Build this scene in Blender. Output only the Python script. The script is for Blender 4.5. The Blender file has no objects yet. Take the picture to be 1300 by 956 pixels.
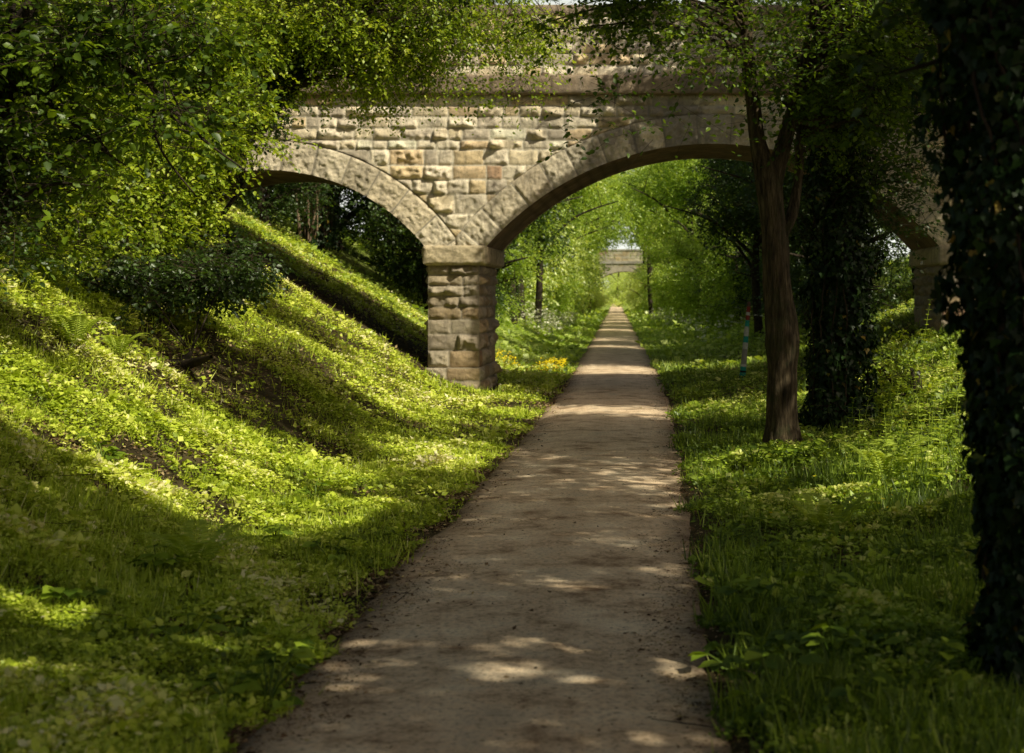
import bpy, math
import numpy as np

rng = np.random.default_rng(11)
C = bpy.context.scene.collection
F, CX, HY, H = 2000.0, 829.0, 376.0, 2.08      # focal length and principal point in photo pixels, eye height


def at(px, py, Y):
    return np.array([(px - CX) * Y / F, Y, H - (py - HY) * Y / F])


S = np.array([0.57, -0.43, 0.70]); S /= np.linalg.norm(S)     # towards the sun

# ------------------------------------------------------------------ noise
def _h(i, j, k, seed):
    n = (i * 374761393 + j * 668265263 + k * 2147483647 + seed * 1274126177) & 0x7fffffff
    n = ((n ^ (n >> 13)) * 1274126177) & 0x7fffffff
    n = (n ^ (n >> 16)) & 0x7fffffff
    return n / 0x7fffffff


def vn(x, y, z=0.0, seed=0):
    x, y, z = np.broadcast_arrays(np.asarray(x, float), np.asarray(y, float), np.asarray(z, float))
    xi, yi, zi = np.floor(x).astype(np.int64), np.floor(y).astype(np.int64), np.floor(z).astype(np.int64)
    fx, fy, fz = x - xi, y - yi, z - zi
    fx, fy, fz = fx * fx * (3 - 2 * fx), fy * fy * (3 - 2 * fy), fz * fz * (3 - 2 * fz)
    r = 0
    for a in (0, 1):
        for b in (0, 1):
            for c in (0, 1):
                w = (fx if a else 1 - fx) * (fy if b else 1 - fy) * (fz if c else 1 - fz)
                r = r + w * _h(xi + a, yi + b, zi + c, seed)
    return r


def fbm(x, y, z=0.0, seed=0, o=3):
    r, a, t = 0, 1.0, 0
    for i in range(o):
        r = r + a * vn(np.asarray(x) * 2 ** i, np.asarray(y) * 2 ** i, np.asarray(z) * 2 ** i, seed + i)
        t += a; a *= .5
    return r / t


def sp(x, k=1.0):      # soft ramp
    return k * np.logaddexp(0, np.asarray(x, float) / k)


# ------------------------------------------------------------------ terrain
def pc(Y):
    return -0.78 - 0.0233 * sp(np.asarray(Y, float) - 33, 4)


def gz(X, Y):
    X = np.asarray(X, float); Y = np.asarray(Y, float)
    u = X - pc(Y)
    dl = -u - 1.1
    far = np.clip((Y - 60) / 60, 0, 1)
    topl = 5.6 - 3.2 * far
    zl = .02 * np.clip(dl, 0, 3) + .60 * (sp(dl - 1.95, .25) - sp(dl - 1.95 - topl / .6, .8)) - .03
    dr = u - 1.1
    topr = 4.6 - 2.6 * far
    zr = .05 * np.clip(dr, 0, 4) + .36 * (sp(dr - 2.6, .4) - sp(dr - 2.6 - topr / .36, .8))
    z = np.where(u < 0, zl, zr)
    a = np.clip((np.abs(u) - 1.2) / 1.2, 0, 1)
    z = z + a * (.16 * (fbm(X * .8, Y * .8, 0, 3) - .5) + .07 * (fbm(X * 3, Y * 3, 0, 9, 2) - .5))
    # worn drainage strip crossing just in front of the bridge
    z = z - .10 * np.exp(-((Y - 29.6) / .55) ** 2) * np.clip((np.abs(u) - 1.0) / .5, 0, 1) * (np.abs(u) < 4)
    e = np.clip((np.abs(u) - 0.9) / .25, 0, 1)
    return z - .03 * (1 - e)


# ------------------------------------------------------------------ object helpers
def build(name, V, faces, mats, parent=None, attrs=None, smooth=False, midx=None, cattrs=None):
    me = bpy.data.meshes.new(name)
    V = np.ascontiguousarray(V, dtype=np.float32)
    faces = [np.asarray(f, dtype=np.int32) for f in faces if len(f)]
    loops = np.concatenate([f.ravel() for f in faces])
    tot = np.concatenate([np.full(len(f), f.shape[1], np.int32) for f in faces])
    start = np.concatenate([[0], np.cumsum(tot)[:-1]]).astype(np.int32)
    me.vertices.add(len(V)); me.vertices.foreach_set('co', V.ravel())
    me.loops.add(len(loops)); me.loops.foreach_set('vertex_index', loops)
    me.polygons.add(len(tot)); me.polygons.foreach_set('loop_start', start); me.polygons.foreach_set('loop_total', tot)
    if midx is not None:
        me.polygons.foreach_set('material_index', np.concatenate(midx).astype(np.int32))
    me.update(calc_edges=True)
    if smooth is True:
        me.polygons.foreach_set('use_smooth', np.ones(len(tot), bool))
    for k, a in (attrs or {}).items():
        at_ = me.attributes.new(k, 'FLOAT', 'POINT'); at_.data.foreach_set('value', np.ascontiguousarray(a, dtype=np.float32))
    for k, a in (cattrs or {}).items():
        at_ = me.attributes.new(k, 'FLOAT_COLOR', 'POINT')
        a = np.concatenate([a, np.ones((len(a), 1))], 1) if a.shape[1] == 3 else a
        at_.data.foreach_set('color', np.ascontiguousarray(a, dtype=np.float32).ravel())
    for m in (mats if isinstance(mats, (list, tuple)) else [mats]):
        me.materials.append(m)
    o = bpy.data.objects.new(name, me); C.objects.link(o)
    if parent is not None:
        o.parent = parent
    return o


def tag(o, label=None, cat=None, group=None, kind=None):
    if label: o['label'] = label
    if cat: o['category'] = cat
    if group: o['group'] = group
    if kind: o['kind'] = kind
    return o


def thing(name, loc, label, cat, group=None):
    o = bpy.data.objects.new(name, None); C.objects.link(o); o.location = loc
    o.empty_display_size = .2
    return tag(o, label, cat, group)


def dup(root, loc, rz, sc, label=None, group=None):
    r = root.copy(); C.objects.link(r); r.location = loc; r.rotation_euler = (0, 0, rz); r.scale = sc
    if label: r['label'] = label
    if group: r['group'] = group
    for ch in list(root.children):
        c = ch.copy(); C.objects.link(c); c.parent = r
        for g in ch.children:
            d = g.copy(); C.objects.link(d); d.parent = c
    return r


class Bag:            # collects geometry for one mesh
    def __init__(s): s.V, s.F, s.A, s.M, s.n = [], [], [], [], 0
    def add(s, V, faces, a=.5, m=0):
        V = np.asarray(V, float).reshape(-1, 3)
        for f in faces:
            f = np.asarray(f, int)
            if len(f):
                s.F.append(f + s.n); s.M.append(np.full(len(f), m))
        s.V.append(V); s.A.append(np.broadcast_to(np.asarray(a, float), (len(V),)))
        s.n += len(V)
    def build(s, name, mats, parent=None, smooth=False):
        V = np.concatenate(s.V)
        # group faces by size while keeping their material
        Fs, Ms = [], []
        for f, m in zip(s.F, s.M): Fs.append(f); Ms.append(m)
        return build(name, V, Fs, mats, parent, {'v': np.concatenate(s.A)}, smooth, Ms)


def unit(v):
    v = np.asarray(v, float)
    return v / np.maximum(np.linalg.norm(v, axis=-1, keepdims=True), 1e-9)


# leaf shapes: base at origin, y along the leaf, z its normal
T_SMALL = (np.array([[0, 0, 0], [-.33, .42, .07], [0, 1, -.04], [.33, .42, .07]]), [np.array([[0, 2, 1], [0, 3, 2]])])
T_LEAF = (np.array([[0, 0, 0], [-.3, .28, .07], [-.27, .62, .06], [0, 1, -.08], [.27, .62, .06], [.3, .28, .07], [0, .5, -.01]]),
          [np.array([[0, 6, 2, 1], [6, 3, 2, 2][:4] if False else [6, 3, 2, 6], [0, 5, 4, 6], [6, 4, 3, 6]])])
T_LEAF = (T_LEAF[0], [np.array([[0, 6, 2, 1], [0, 5, 4, 6]]), np.array([[6, 3, 2], [6, 4, 3]])])
T_IVY = (np.array([[0, 0, 0], [-.32, -.1, .05], [-.5, .28, .08], [-.25, .5, .03], [0, 1, -.08], [.25, .5, .03], [.5, .28, .08], [.32, -.1, .05]]),
         [np.array([[0, 3, 2, 1], [0, 7, 6, 5]]), np.array([[0, 4, 3], [0, 5, 4]])])
T_BLADE = (np.array([[-.5, 0, 0], [.5, 0, 0], [-.35, .55, .0], [.35, .55, .0], [0, 1, 0]]),
           [np.array([[0, 1, 3, 2]]), np.array([[2, 3, 4]])])


def place(bag, T, pos, d, nrm, size, a, m=0, width=1.0):
    TV, TF = T
    n = len(pos)
    if n == 0: return
    d = unit(d); x = unit(np.cross(d, nrm)); z = np.cross(x, d)
    size = np.broadcast_to(np.asarray(size, float), (n,))
    width = np.broadcast_to(np.asarray(width, float), (n,))
    V = pos[:, None, :] + size[:, None, None] * (TV[None, :, 0:1] * width[:, None, None] * x[:, None, :] + TV[None, :, 1:2] * d[:, None, :] + TV[None, :, 2:3] * z[:, None, :])
    k = len(TV)
    faces = [(f[None] + (np.arange(n) * k)[:, None, None]).reshape(-1, f.shape[1]) for f in TF]
    bag.add(V.reshape(-1, 3), faces, np.repeat(np.broadcast_to(np.asarray(a, float), (n,)), k), m)


def tube(bag, pts, rad, sides=8, a=.5, m=0, rough=0.0, freq=6.0):
    pts = np.asarray(pts, float); rad = np.asarray(rad, float)
    n = len(pts)
    t = unit(np.gradient(pts, axis=0))
    ref = np.array([1., 0, 0]) if abs(t[0][0]) < .8 else np.array([0, 1., 0])
    u = unit(np.cross(t, ref)); w = np.cross(t, u)
    th = np.linspace(0, 2 * np.pi, sides, endpoint=False)
    ring = np.cos(th)[None, :, None] * u[:, None] + np.sin(th)[None, :, None] * w[:, None]
    R = np.repeat(rad[:, None], sides, 1)
    if rough:
        s = np.concatenate([[0], np.cumsum(np.linalg.norm(np.diff(pts, axis=0), axis=1))])
        R = R * (1 + rough * (fbm(np.cos(th)[None] * freq + 7, np.sin(th)[None] * freq + 3, s[:, None] * 1.3, 5, 3) - .5) * 2)
        R = R * (1 + .25 * rough * (vn(np.cos(th)[None] * 1.5, np.sin(th)[None] * 1.5, s[:, None] * 2.1, 8) - .5) * 2)
    if sides > 40:
        R = R * (1 + .11 * (np.abs(vn(np.cos(th)[None] * 9 + s[:, None] * .5, np.sin(th)[None] * 9, s[:, None] * 2.2, 12) - .5) * 2 - .5))
    V = pts[:, None] + ring * R[:, :, None]
    i = np.arange(n - 1)[:, None] * sides; j = np.arange(sides)[None]; j2 = (j + 1) % sides
    f = np.stack([i + j, i + j2, i + sides + j2, i + sides + j], -1).reshape(-1, 4)
    bag.add(V.reshape(-1, 3), [f], a, m)


def twigs(bag, A, B, r, m=1):          # many thin three-sided sticks at once
    n = len(A)
    if n == 0: return
    t = unit(B - A); u = unit(np.cross(t, np.array([.3, .5, .8]))); w = np.cross(t, u)
    r = np.broadcast_to(np.asarray(r, float), (n,))[:, None]
    V = []
    for P_, k in ((A, 1.0), (B, .45)):
        for th in (0, 2.1, 4.2):
            V.append(P_ + r * k * (math.cos(th) * u + math.sin(th) * w))
    V = np.stack(V, 1).reshape(-1, 3)
    base = (np.arange(n) * 6)[:, None, None]
    f = np.array([[0, 1, 4, 3], [1, 2, 5, 4], [2, 0, 3, 5]])[None] + base
    bag.add(V, [f.reshape(-1, 4)], .4, m)


def spline(pts, n):
    pts = np.asarray(pts, float); k = len(pts)
    t = np.linspace(0, k - 1, n); i = np.clip(np.floor(t).astype(int), 0, k - 2); f = (t - i)[:, None]
    p = lambda j: pts[np.clip(j, 0, k - 1)]
    a, b, c, d = p(i - 1), p(i), p(i + 1), p(i + 2)
    return .5 * (2 * b + (c - a) * f + (2 * a - 5 * b + 4 * c - d) * f ** 2 + (3 * b - a - 3 * c + d) * f ** 3)


# ------------------------------------------------------------------ materials
def mat(name):
    m = bpy.data.materials.new(name); m.use_nodes = True
    nt = m.node_tree; nt.nodes.clear()
    out = nt.nodes.new('ShaderNodeOutputMaterial')
    return m, nt, out


def N(nt, t, **kw):
    n = nt.nodes.new(t)
    for k, v in kw.items():
        if k in n.inputs.keys(): n.inputs[k].default_value = v
        else: setattr(n, k, v)
    return n


def ramp(nt, stops, fac):
    r = nt.nodes.new('ShaderNodeValToRGB'); e = r.color_ramp.elements
    while len(e) < len(stops): e.new(.5)
    for x, (p, c) in zip(e, stops): x.position = p; x.color = (*c, 1)
    nt.links.new(fac, r.inputs[0]); return r.outputs[0]


def leaf_mat(name, stops, trans=.42, gloss=.10, rough=.45, big=.35):
    m, nt, out = mat(name); L = nt.links.new
    a = N(nt, 'ShaderNodeAttribute', attribute_name='v')
    g = N(nt, 'ShaderNodeNewGeometry')
    no = N(nt, 'ShaderNodeTexNoise', Scale=.55, Detail=2.0)
    L(g.outputs['Position'], no.inputs['Vector'])
    ma = N(nt, 'ShaderNodeMath', operation='MULTIPLY_ADD'); L(no.outputs['Fac'], ma.inputs[0]); ma.inputs[1].default_value = big; 
    sub = N(nt, 'ShaderNodeMath', operation='SUBTRACT'); L(a.outputs['Fac'], sub.inputs[0]); sub.inputs[1].default_value = big * .5
    L(sub.outputs[0], ma.inputs[2])
    col = ramp(nt, stops, ma.outputs[0])
    d = N(nt, 'ShaderNodeBsdfDiffuse'); L(col, d.inputs['Color'])
    tr = N(nt, 'ShaderNodeBsdfTranslucent')
    mulc = N(nt, 'ShaderNodeMix', data_type='RGBA', blend_type='MULTIPLY'); mulc.inputs[0].default_value = 1
    L(col, mulc.inputs[6]); mulc.inputs[7].default_value = (1.35, 1.25, .45, 1)
    L(mulc.outputs[2], tr.inputs['Color'])
    mx = N(nt, 'ShaderNodeMixShader'); mx.inputs[0].default_value = trans
    L(d.outputs[0], mx.inputs[1]); L(tr.outputs[0], mx.inputs[2])
    gl = N(nt, 'ShaderNodeBsdfGlossy', Roughness=rough); gl.inputs['Color'].default_value = (.8, .85, .8, 1)
    mg = N(nt, 'ShaderNodeMixShader'); mg.inputs[0].default_value = gloss
    L(mx.outputs[0], mg.inputs[1]); L(gl.outputs[0], mg.inputs[2])
    L(mg.outputs[0], out.inputs[0])
    return m


def surf_mat(name, stops, scale=2.0, bump=.4, bscale=12.0, rough=.85, detail=8, stretch=None, dist=.02, extra=None):
    m, nt, out = mat(name); L = nt.links.new
    tc = N(nt, 'ShaderNodeTexCoord'); src = tc.outputs['Object']
    if stretch:
        mp = N(nt, 'ShaderNodeMapping'); mp.inputs['Scale'].default_value = stretch; L(src, mp.inputs[0]); src = mp.outputs[0]
    no = N(nt, 'ShaderNodeTexNoise', Scale=scale, Detail=detail, Roughness=.65); L(src, no.inputs['Vector'])
    col = ramp(nt, stops, no.outputs['Fac'])
    b = N(nt, 'ShaderNodeBsdfPrincipled', Roughness=rough)
    b.inputs['Specular IOR Level'].default_value = .25
    L(col, b.inputs['Base Color'])
    n2 = N(nt, 'ShaderNodeTexNoise', Scale=bscale, Detail=6.0, Roughness=.7); L(src, n2.inputs['Vector'])
    bp = N(nt, 'ShaderNodeBump', Strength=bump, Distance=dist); L(n2.outputs['Fac'], bp.inputs['Height']); L(bp.outputs[0], b.inputs['Normal'])
    L(b.outputs[0], out.inputs[0])
    return m


M = {}
M['hawthorn'] = leaf_mat('hawthorn_leaf', [(.0, (.045, .08, .008)), (.4, (.22, .34, .02)), (.75, (.50, .62, .05)), (1, (.72, .80, .16))], gloss=.04, trans=.48)
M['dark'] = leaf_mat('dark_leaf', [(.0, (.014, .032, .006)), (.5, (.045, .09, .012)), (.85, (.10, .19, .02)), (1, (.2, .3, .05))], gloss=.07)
M['ivy'] = leaf_mat('ivy_leaf', [(.0, (.006, .016, .005)), (.6, (.018, .042, .010)), (.93, (.05, .10, .018)), (.97, (.12, .18, .03)), (1, (.30, .22, .04))], trans=.15, gloss=.025, rough=.4)
M['elm'] = leaf_mat('elm_leaf', [(.0, (.018, .038, .006)), (.5, (.06, .115, .012)), (.85, (.22, .34, .02)), (1, (.38, .5, .05))], gloss=.035, trans=.48)
M['far'] = leaf_mat('far_leaf', [(.0, (.07, .12, .02)), (.4, (.26, .40, .05)), (.75, (.52, .66, .13)), (1, (.75, .85, .30))], trans=.5, gloss=.05)  # leaf colour brightened for farther trees, standing in for haze
M['pale'] = leaf_mat('pale_leaf', [(.0, (.32, .42, .12)), (.5, (.68, .80, .32)), (1, (.92, .95, .60))], trans=.5, gloss=.05)  # distance haze and glow painted into the leaf colour
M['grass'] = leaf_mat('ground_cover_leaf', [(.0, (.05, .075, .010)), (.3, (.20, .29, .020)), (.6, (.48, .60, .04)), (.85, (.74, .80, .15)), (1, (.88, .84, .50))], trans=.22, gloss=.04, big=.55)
M['verge'] = leaf_mat('verge_leaf', [(.0, (.03, .055, .008)), (.45, (.11, .19, .016)), (.85, (.38, .52, .04)), (1, (.66, .70, .20))], trans=.28, gloss=.04, big=.5)
M['fern'] = leaf_mat('fern_leaf', [(.0, (.20, .32, .02)), (1, (.62, .75, .12))], trans=.4, gloss=.05)
M['yellow'] = leaf_mat('yellow_petal', [(0, (.75, .58, .01)), (1, (.95, .80, .03))], trans=.3, gloss=.02)
M['white'] = leaf_mat('white_umbel', [(0, (.5, .52, .36)), (1, (.85, .85, .72))], trans=.3)
M['litter'] = leaf_mat('fallen_leaf', [(0, (.06, .035, .02)), (.5, (.20, .125, .065)), (.8, (.46, .34, .20)), (1, (.5, .42, .16))], trans=.1, gloss=.02, big=.1)
M['bark'] = surf_mat('furrowed_bark', [(.32, (.014, .011, .007)), (.5, (.085, .062, .036)), (.68, (.21, .16, .095))], 3.5, 1.0, 9, stretch=(6, 6, .9), dist=.06)
_nt = M['bark'].node_tree; _b = next(n for n in _nt.nodes if n.type == 'BSDF_PRINCIPLED'); _c = _b.inputs['Base Color'].links[0].from_socket
_n = N(_nt, 'ShaderNodeTexNoise', Scale=3.2, Detail=7.0, Roughness=.7); _g = N(_nt, 'ShaderNodeNewGeometry'); _nt.links.new(_g.outputs['Position'], _n.inputs['Vector'])
_f = ramp(_nt, [(.52, (0, 0, 0)), (.66, (.7, .7, .7))], _n.outputs['Fac']); _m = N(_nt, 'ShaderNodeMix', data_type='RGBA')
_nt.links.new(_f, _m.inputs[0]); _nt.links.new(_c, _m.inputs[6]); _m.inputs[7].default_value = (.055, .065, .022, 1); _nt.links.new(_m.outputs[2], _b.inputs['Base Color'])
M['dbark'] = surf_mat('dark_bark', [(.3, (.012, .010, .006)), (.7, (.06, .045, .03))], 6, .6, 15, dist=.03)
M['twig'] = surf_mat('twig_bark', [(.3, (.02, .015, .01)), (.7, (.07, .05, .032))], 6, .2, 20)
M['vine'] = surf_mat('dry_vine_bark', [(.3, (.10, .07, .045)), (.7, (.30, .22, .15))], 8, .5, 20)


def stone_mat(name, moss=.0, dark=1.0):
    m, nt, out = mat(name); L = nt.links.new
    a = N(nt, 'ShaderNodeAttribute', attribute_name='bc')
    g = N(nt, 'ShaderNodeNewGeometry')
    n1 = N(nt, 'ShaderNodeTexNoise', Scale=9.0, Detail=8.0, Roughness=.7); L(g.outputs['Position'], n1.inputs['Vector'])
    c1 = ramp(nt, [(.25, (.62, .58, .52)), (.48, (1.08, 1.07, 1.04)), (.75, (1.3, 1.25, 1.15))], n1.outputs['Fac'])
    mu = N(nt, 'ShaderNodeMix', data_type='RGBA', blend_type='MULTIPLY'); mu.inputs[0].default_value = 1
    L(a.outputs['Color'], mu.inputs[6]); L(c1, mu.inputs[7])
    # weathering stains, metre-sized
    n2 = N(nt, 'ShaderNodeTexNoise', Scale=.7, Detail=6.0, Roughness=.7, Distortion=.8); L(g.outputs['Position'], n2.inputs['Vector'])
    f2 = ramp(nt, [(.50, (0, 0, 0)), (.68, (1, 1, 1))], n2.outputs['Fac'])
    mf = N(nt, 'ShaderNodeMath', operation='MULTIPLY'); L(f2, mf.inputs[0]); mf.inputs[1].default_value = .42
    m2 = N(nt, 'ShaderNodeMix', data_type='RGBA', blend_type='MIX'); L(mf.outputs[0], m2.inputs[0]); L(mu.outputs[2], m2.inputs[6]); m2.inputs[7].default_value = (.13, .115, .095, 1)
    mp = N(nt, 'ShaderNodeMapping'); mp.inputs['Scale'].default_value = (4.5, 4.5, .7); L(g.outputs['Position'], mp.inputs[0])
    n5 = N(nt, 'ShaderNodeTexNoise', Scale=1.0, Detail=6.0, Roughness=.65); L(mp.outputs[0], n5.inputs['Vector'])
    f5 = ramp(nt, [(.52, (0, 0, 0)), (.72, (.6, .6, .6))], n5.outputs['Fac'])
    m5 = N(nt, 'ShaderNodeMix', data_type='RGBA', blend_type='MIX'); L(f5, m5.inputs[0]); L(m2.outputs[2], m5.inputs[6]); m5.inputs[7].default_value = (.20, .18, .15, 1)
    n4 = N(nt, 'ShaderNodeTexNoise', Scale=26.0, Detail=4.0, Roughness=.6); L(g.outputs['Position'], n4.inputs['Vector'])
    f4 = ramp(nt, [(.60, (0, 0, 0)), (.68, (1, 1, 1))], n4.outputs['Fac'])
    m4 = N(nt, 'ShaderNodeMix', data_type='RGBA', blend_type='MIX'); mf4 = N(nt, 'ShaderNodeMath', operation='MULTIPLY'); L(f4, mf4.inputs[0]); mf4.inputs[1].default_value = .5
    L(mf4.outputs[0], m4.inputs[0]); L(m5.outputs[2], m4.inputs[6]); m4.inputs[7].default_value = (.14, .12, .09, 1)
    b = N(nt, 'ShaderNodeBsdfPrincipled', Roughness=.9); b.inputs['Specular IOR Level'].default_value = .15
    L(m4.outputs[2], b.inputs['Base Color'])
    n3 = N(nt, 'ShaderNodeTexNoise', Scale=22.0, Detail=7.0, Roughness=.75); L(g.outputs['Position'], n3.inputs['Vector'])
    bp = N(nt, 'ShaderNodeBump', Strength=.9, Distance=.03); L(n3.outputs['Fac'], bp.inputs['Height']); L(bp.outputs[0], b.inputs['Normal'])
    L(b.outputs[0], out.inputs[0])
    return m


M['stone'] = stone_mat('rock_faced_sandstone')


def ground_mat():
    m, nt, out = mat('earth'); L = nt.links.new
    g = N(nt, 'ShaderNodeNewGeometry')
    n1 = N(nt, 'ShaderNodeTexNoise', Scale=1.3, Detail=10.0, Roughness=.75); L(g.outputs['Position'], n1.inputs['Vector'])
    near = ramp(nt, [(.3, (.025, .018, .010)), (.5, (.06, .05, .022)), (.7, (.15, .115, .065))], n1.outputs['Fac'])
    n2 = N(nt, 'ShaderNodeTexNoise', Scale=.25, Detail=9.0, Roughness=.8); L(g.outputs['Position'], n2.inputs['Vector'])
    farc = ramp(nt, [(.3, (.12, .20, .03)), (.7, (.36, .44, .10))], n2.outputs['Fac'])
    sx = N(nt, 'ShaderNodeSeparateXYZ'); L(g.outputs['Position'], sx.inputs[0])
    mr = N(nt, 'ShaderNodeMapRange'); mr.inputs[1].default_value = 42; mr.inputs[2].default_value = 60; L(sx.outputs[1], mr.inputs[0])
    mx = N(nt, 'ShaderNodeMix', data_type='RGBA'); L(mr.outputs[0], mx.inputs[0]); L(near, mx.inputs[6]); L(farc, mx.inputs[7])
    b = N(nt, 'ShaderNodeBsdfPrincipled', Roughness=.95); b.inputs['Specular IOR Level'].default_value = .1
    L(mx.outputs[2], b.inputs['Base Color'])
    n3 = N(nt, 'ShaderNodeTexNoise', Scale=18.0, Detail=8.0, Roughness=.7); L(g.outputs['Position'], n3.inputs['Vector'])
    bp = N(nt, 'ShaderNodeBump', Strength=.8, Distance=.05); L(n3.outputs['Fac'], bp.inputs['Height']); L(bp.outputs[0], b.inputs['Normal'])
    L(b.outputs[0], out.inputs[0]); return m


def path_mat():
    m, nt, out = mat('compacted_grit'); L = nt.links.new
    g = N(nt, 'ShaderNodeNewGeometry')
    at_ = N(nt, 'ShaderNodeAttribute', attribute_name='e')           # 0 in the middle, 1 at the edges
    n1 = N(nt, 'ShaderNodeTexNoise', Scale=1.6, Detail=12.0, Roughness=.78); L(g.outputs['Position'], n1.inputs['Vector'])
    n2 = N(nt, 'ShaderNodeTexNoise', Scale=26.0, Detail=6.0, Roughness=.7); L(g.outputs['Position'], n2.inputs['Vector'])
    c1 = ramp(nt, [(.36, (.30, .20, .125)), (.48, (.72, .555, .385)), (.62, (.90, .76, .57))], n1.outputs['Fac'])
    c2 = ramp(nt, [(.34, (.45, .40, .34)), (.46, (1, 1, 1)), (.68, (1.2, 1.18, 1.12))], n2.outputs['Fac'])
    mu = N(nt, 'ShaderNodeMix', data_type='RGBA', blend_type='MULTIPLY'); mu.inputs[0].default_value = 1; L(c1, mu.inputs[6]); L(c2, mu.inputs[7])
    ad = N(nt, 'ShaderNodeMath', operation='ADD'); L(at_.outputs['Fac'], ad.inputs[0]); L(n1.outputs['Fac'], ad.inputs[1])
    fe = ramp(nt, [(.62, (0, 0, 0)), (.95, (1, 1, 1))], ad.outputs[0])
    mx = N(nt, 'ShaderNodeMix', data_type='RGBA'); L(fe, mx.inputs[0]); L(mu.outputs[2], mx.inputs[6]); mx.inputs[7].default_value = (.13, .085, .052, 1)
    vo = N(nt, 'ShaderNodeTexVoronoi', Scale=34.0); L(g.outputs['Position'], vo.inputs['Vector'])
    fv = ramp(nt, [(.10, (1, 1, 1)), (.16, (0, 0, 0))], vo.outputs['Distance'])
    ns = N(nt, 'ShaderNodeTexNoise', Scale=3.0, Detail=3.0); L(g.outputs['Position'], ns.inputs['Vector'])
    fs = ramp(nt, [(.5, (0, 0, 0)), (.62, (1, 1, 1))], ns.outputs['Fac'])
    mf = N(nt, 'ShaderNodeMath', operation='MULTIPLY'); L(fv, mf.inputs[0]); L(fs, mf.inputs[1])
    mx2 = N(nt, 'ShaderNodeMix', data_type='RGBA'); L(mf.outputs[0], mx2.inputs[0]); L(mx.outputs[2], mx2.inputs[6]); mx2.inputs[7].default_value = (.06, .035, .02, 1)
    b = N(nt, 'ShaderNodeBsdfPrincipled', Roughness=.92); b.inputs['Specular IOR Level'].default_value = .12
    L(mx2.outputs[2], b.inputs['Base Color'])
    bp = N(nt, 'ShaderNodeBump', Strength=.7, Distance=.02); L(n2.outputs['Fac'], bp.inputs['Height']); L(bp.outputs[0], b.inputs['Normal'])
    L(b.outputs[0], out.inputs[0]); return m


# ------------------------------------------------------------------ ground and path
def grid_mesh(X, Y, Z):
    ny, nx = X.shape
    V = np.stack([X, Y, Z], -1).reshape(-1, 3)
    i = np.arange(ny - 1)[:, None] * nx + np.arange(nx - 1)[None]
    f = np.stack([i, i + 1, i + nx + 1, i + nx], -1).reshape(-1, 4)
    return V, f


s = np.linspace(-1, 1, 321); xs = 16 * s + 900 * s ** 7
ys = np.concatenate([np.linspace(-60, 2, 25)[:-1], np.linspace(2, 50, 321)[:-1], 50 + 1950 * np.linspace(0, 1, 200) ** 3])
Yg, Xg = np.meshgrid(ys, xs, indexing='ij'); Xg = Xg + pc(np.clip(Yg, -60, 400))
V, f = grid_mesh(Xg, Yg, gz(Xg, Yg))
tag(build('ground', V, [f], ground_mat(), smooth=True), kind='structure')

ys = np.concatenate([np.linspace(-20, 45, 700)[:-1], 45 + 400 * np.linspace(0, 1, 200) ** 1.6])
t = np.linspace(-1, 1, 41)
Yg, T = np.meshgrid(ys, t, indexing='ij')
wob = .10 * (fbm(Yg * .9, T * 0 + np.sign(T) * 5, 0, 21, 4) - .5) * 2
U = T * (1.17 + wob * np.abs(T))
Z = .004 + .035 * (1 - T ** 2) + .012 * (fbm(U * 2.5, Yg * 2.5, 0, 31) - .5) - .035 * np.clip((np.abs(T) - .93) / .07, 0, 1)
V, f = grid_mesh(pc(Yg) + U, Yg, Z)
tag(build('path', V, [f], path_mat(), attrs={'e': (.40 * np.abs(T) ** 3 + .13 * np.exp(-(T / .22) ** 2) - .10 * np.exp(-((np.abs(T) - .5) / .16) ** 2)).ravel()}, smooth=True), kind='structure')

# ------------------------------------------------------------------ stone bridge
YB, YR = 33.0, 36.5                    # front and rear faces
K = F / YB
zb = lambda py: H + (HY - py) / K
xb = lambda px: (px - CX) / K
Z0 = 3.12                              # springing
ARCH = [dict(cx=-8.10, R=4.24, cz=.48), dict(cx=1.255, R=6.30, cz=-1.03), dict(cx=10.61, R=4.24, cz=.48)]
MID = [(-13.5, -4.13), (-4.13, 6.64), (6.64, 16.0)]
RT = .62                               # ring thickness

PAL = np.array([[.80, .69, .49], [.74, .59, .36], [.80, .72, .57], [.72, .64, .51], [.60, .53, .43], [.84, .76, .60], [.74, .64, .47], [.70, .54, .34], [.56, .49, .40]])


PAL = .90 * PAL + .10 * PAL.mean(1, keepdims=True) * 1.03


def pal(n, r, ring=False):
    i = r.integers(0, len(PAL) - 1, n)
    c = PAL[i] * r.uniform(.85, 1.12, (n, 1))
    if ring: c = np.array([.60, .56, .48]) * r.uniform(.82, 1.12, (n, 1)) * np.array([1, 1, 1]) + .25 * (PAL[i] - PAL[i].mean(1, keepdims=True))
    red = r.random(n) < .012
    c[red] = [.50, .34, .23]
    return np.clip(c, .03, .86)


MORT = np.array([.62, .58, .49])


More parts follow.
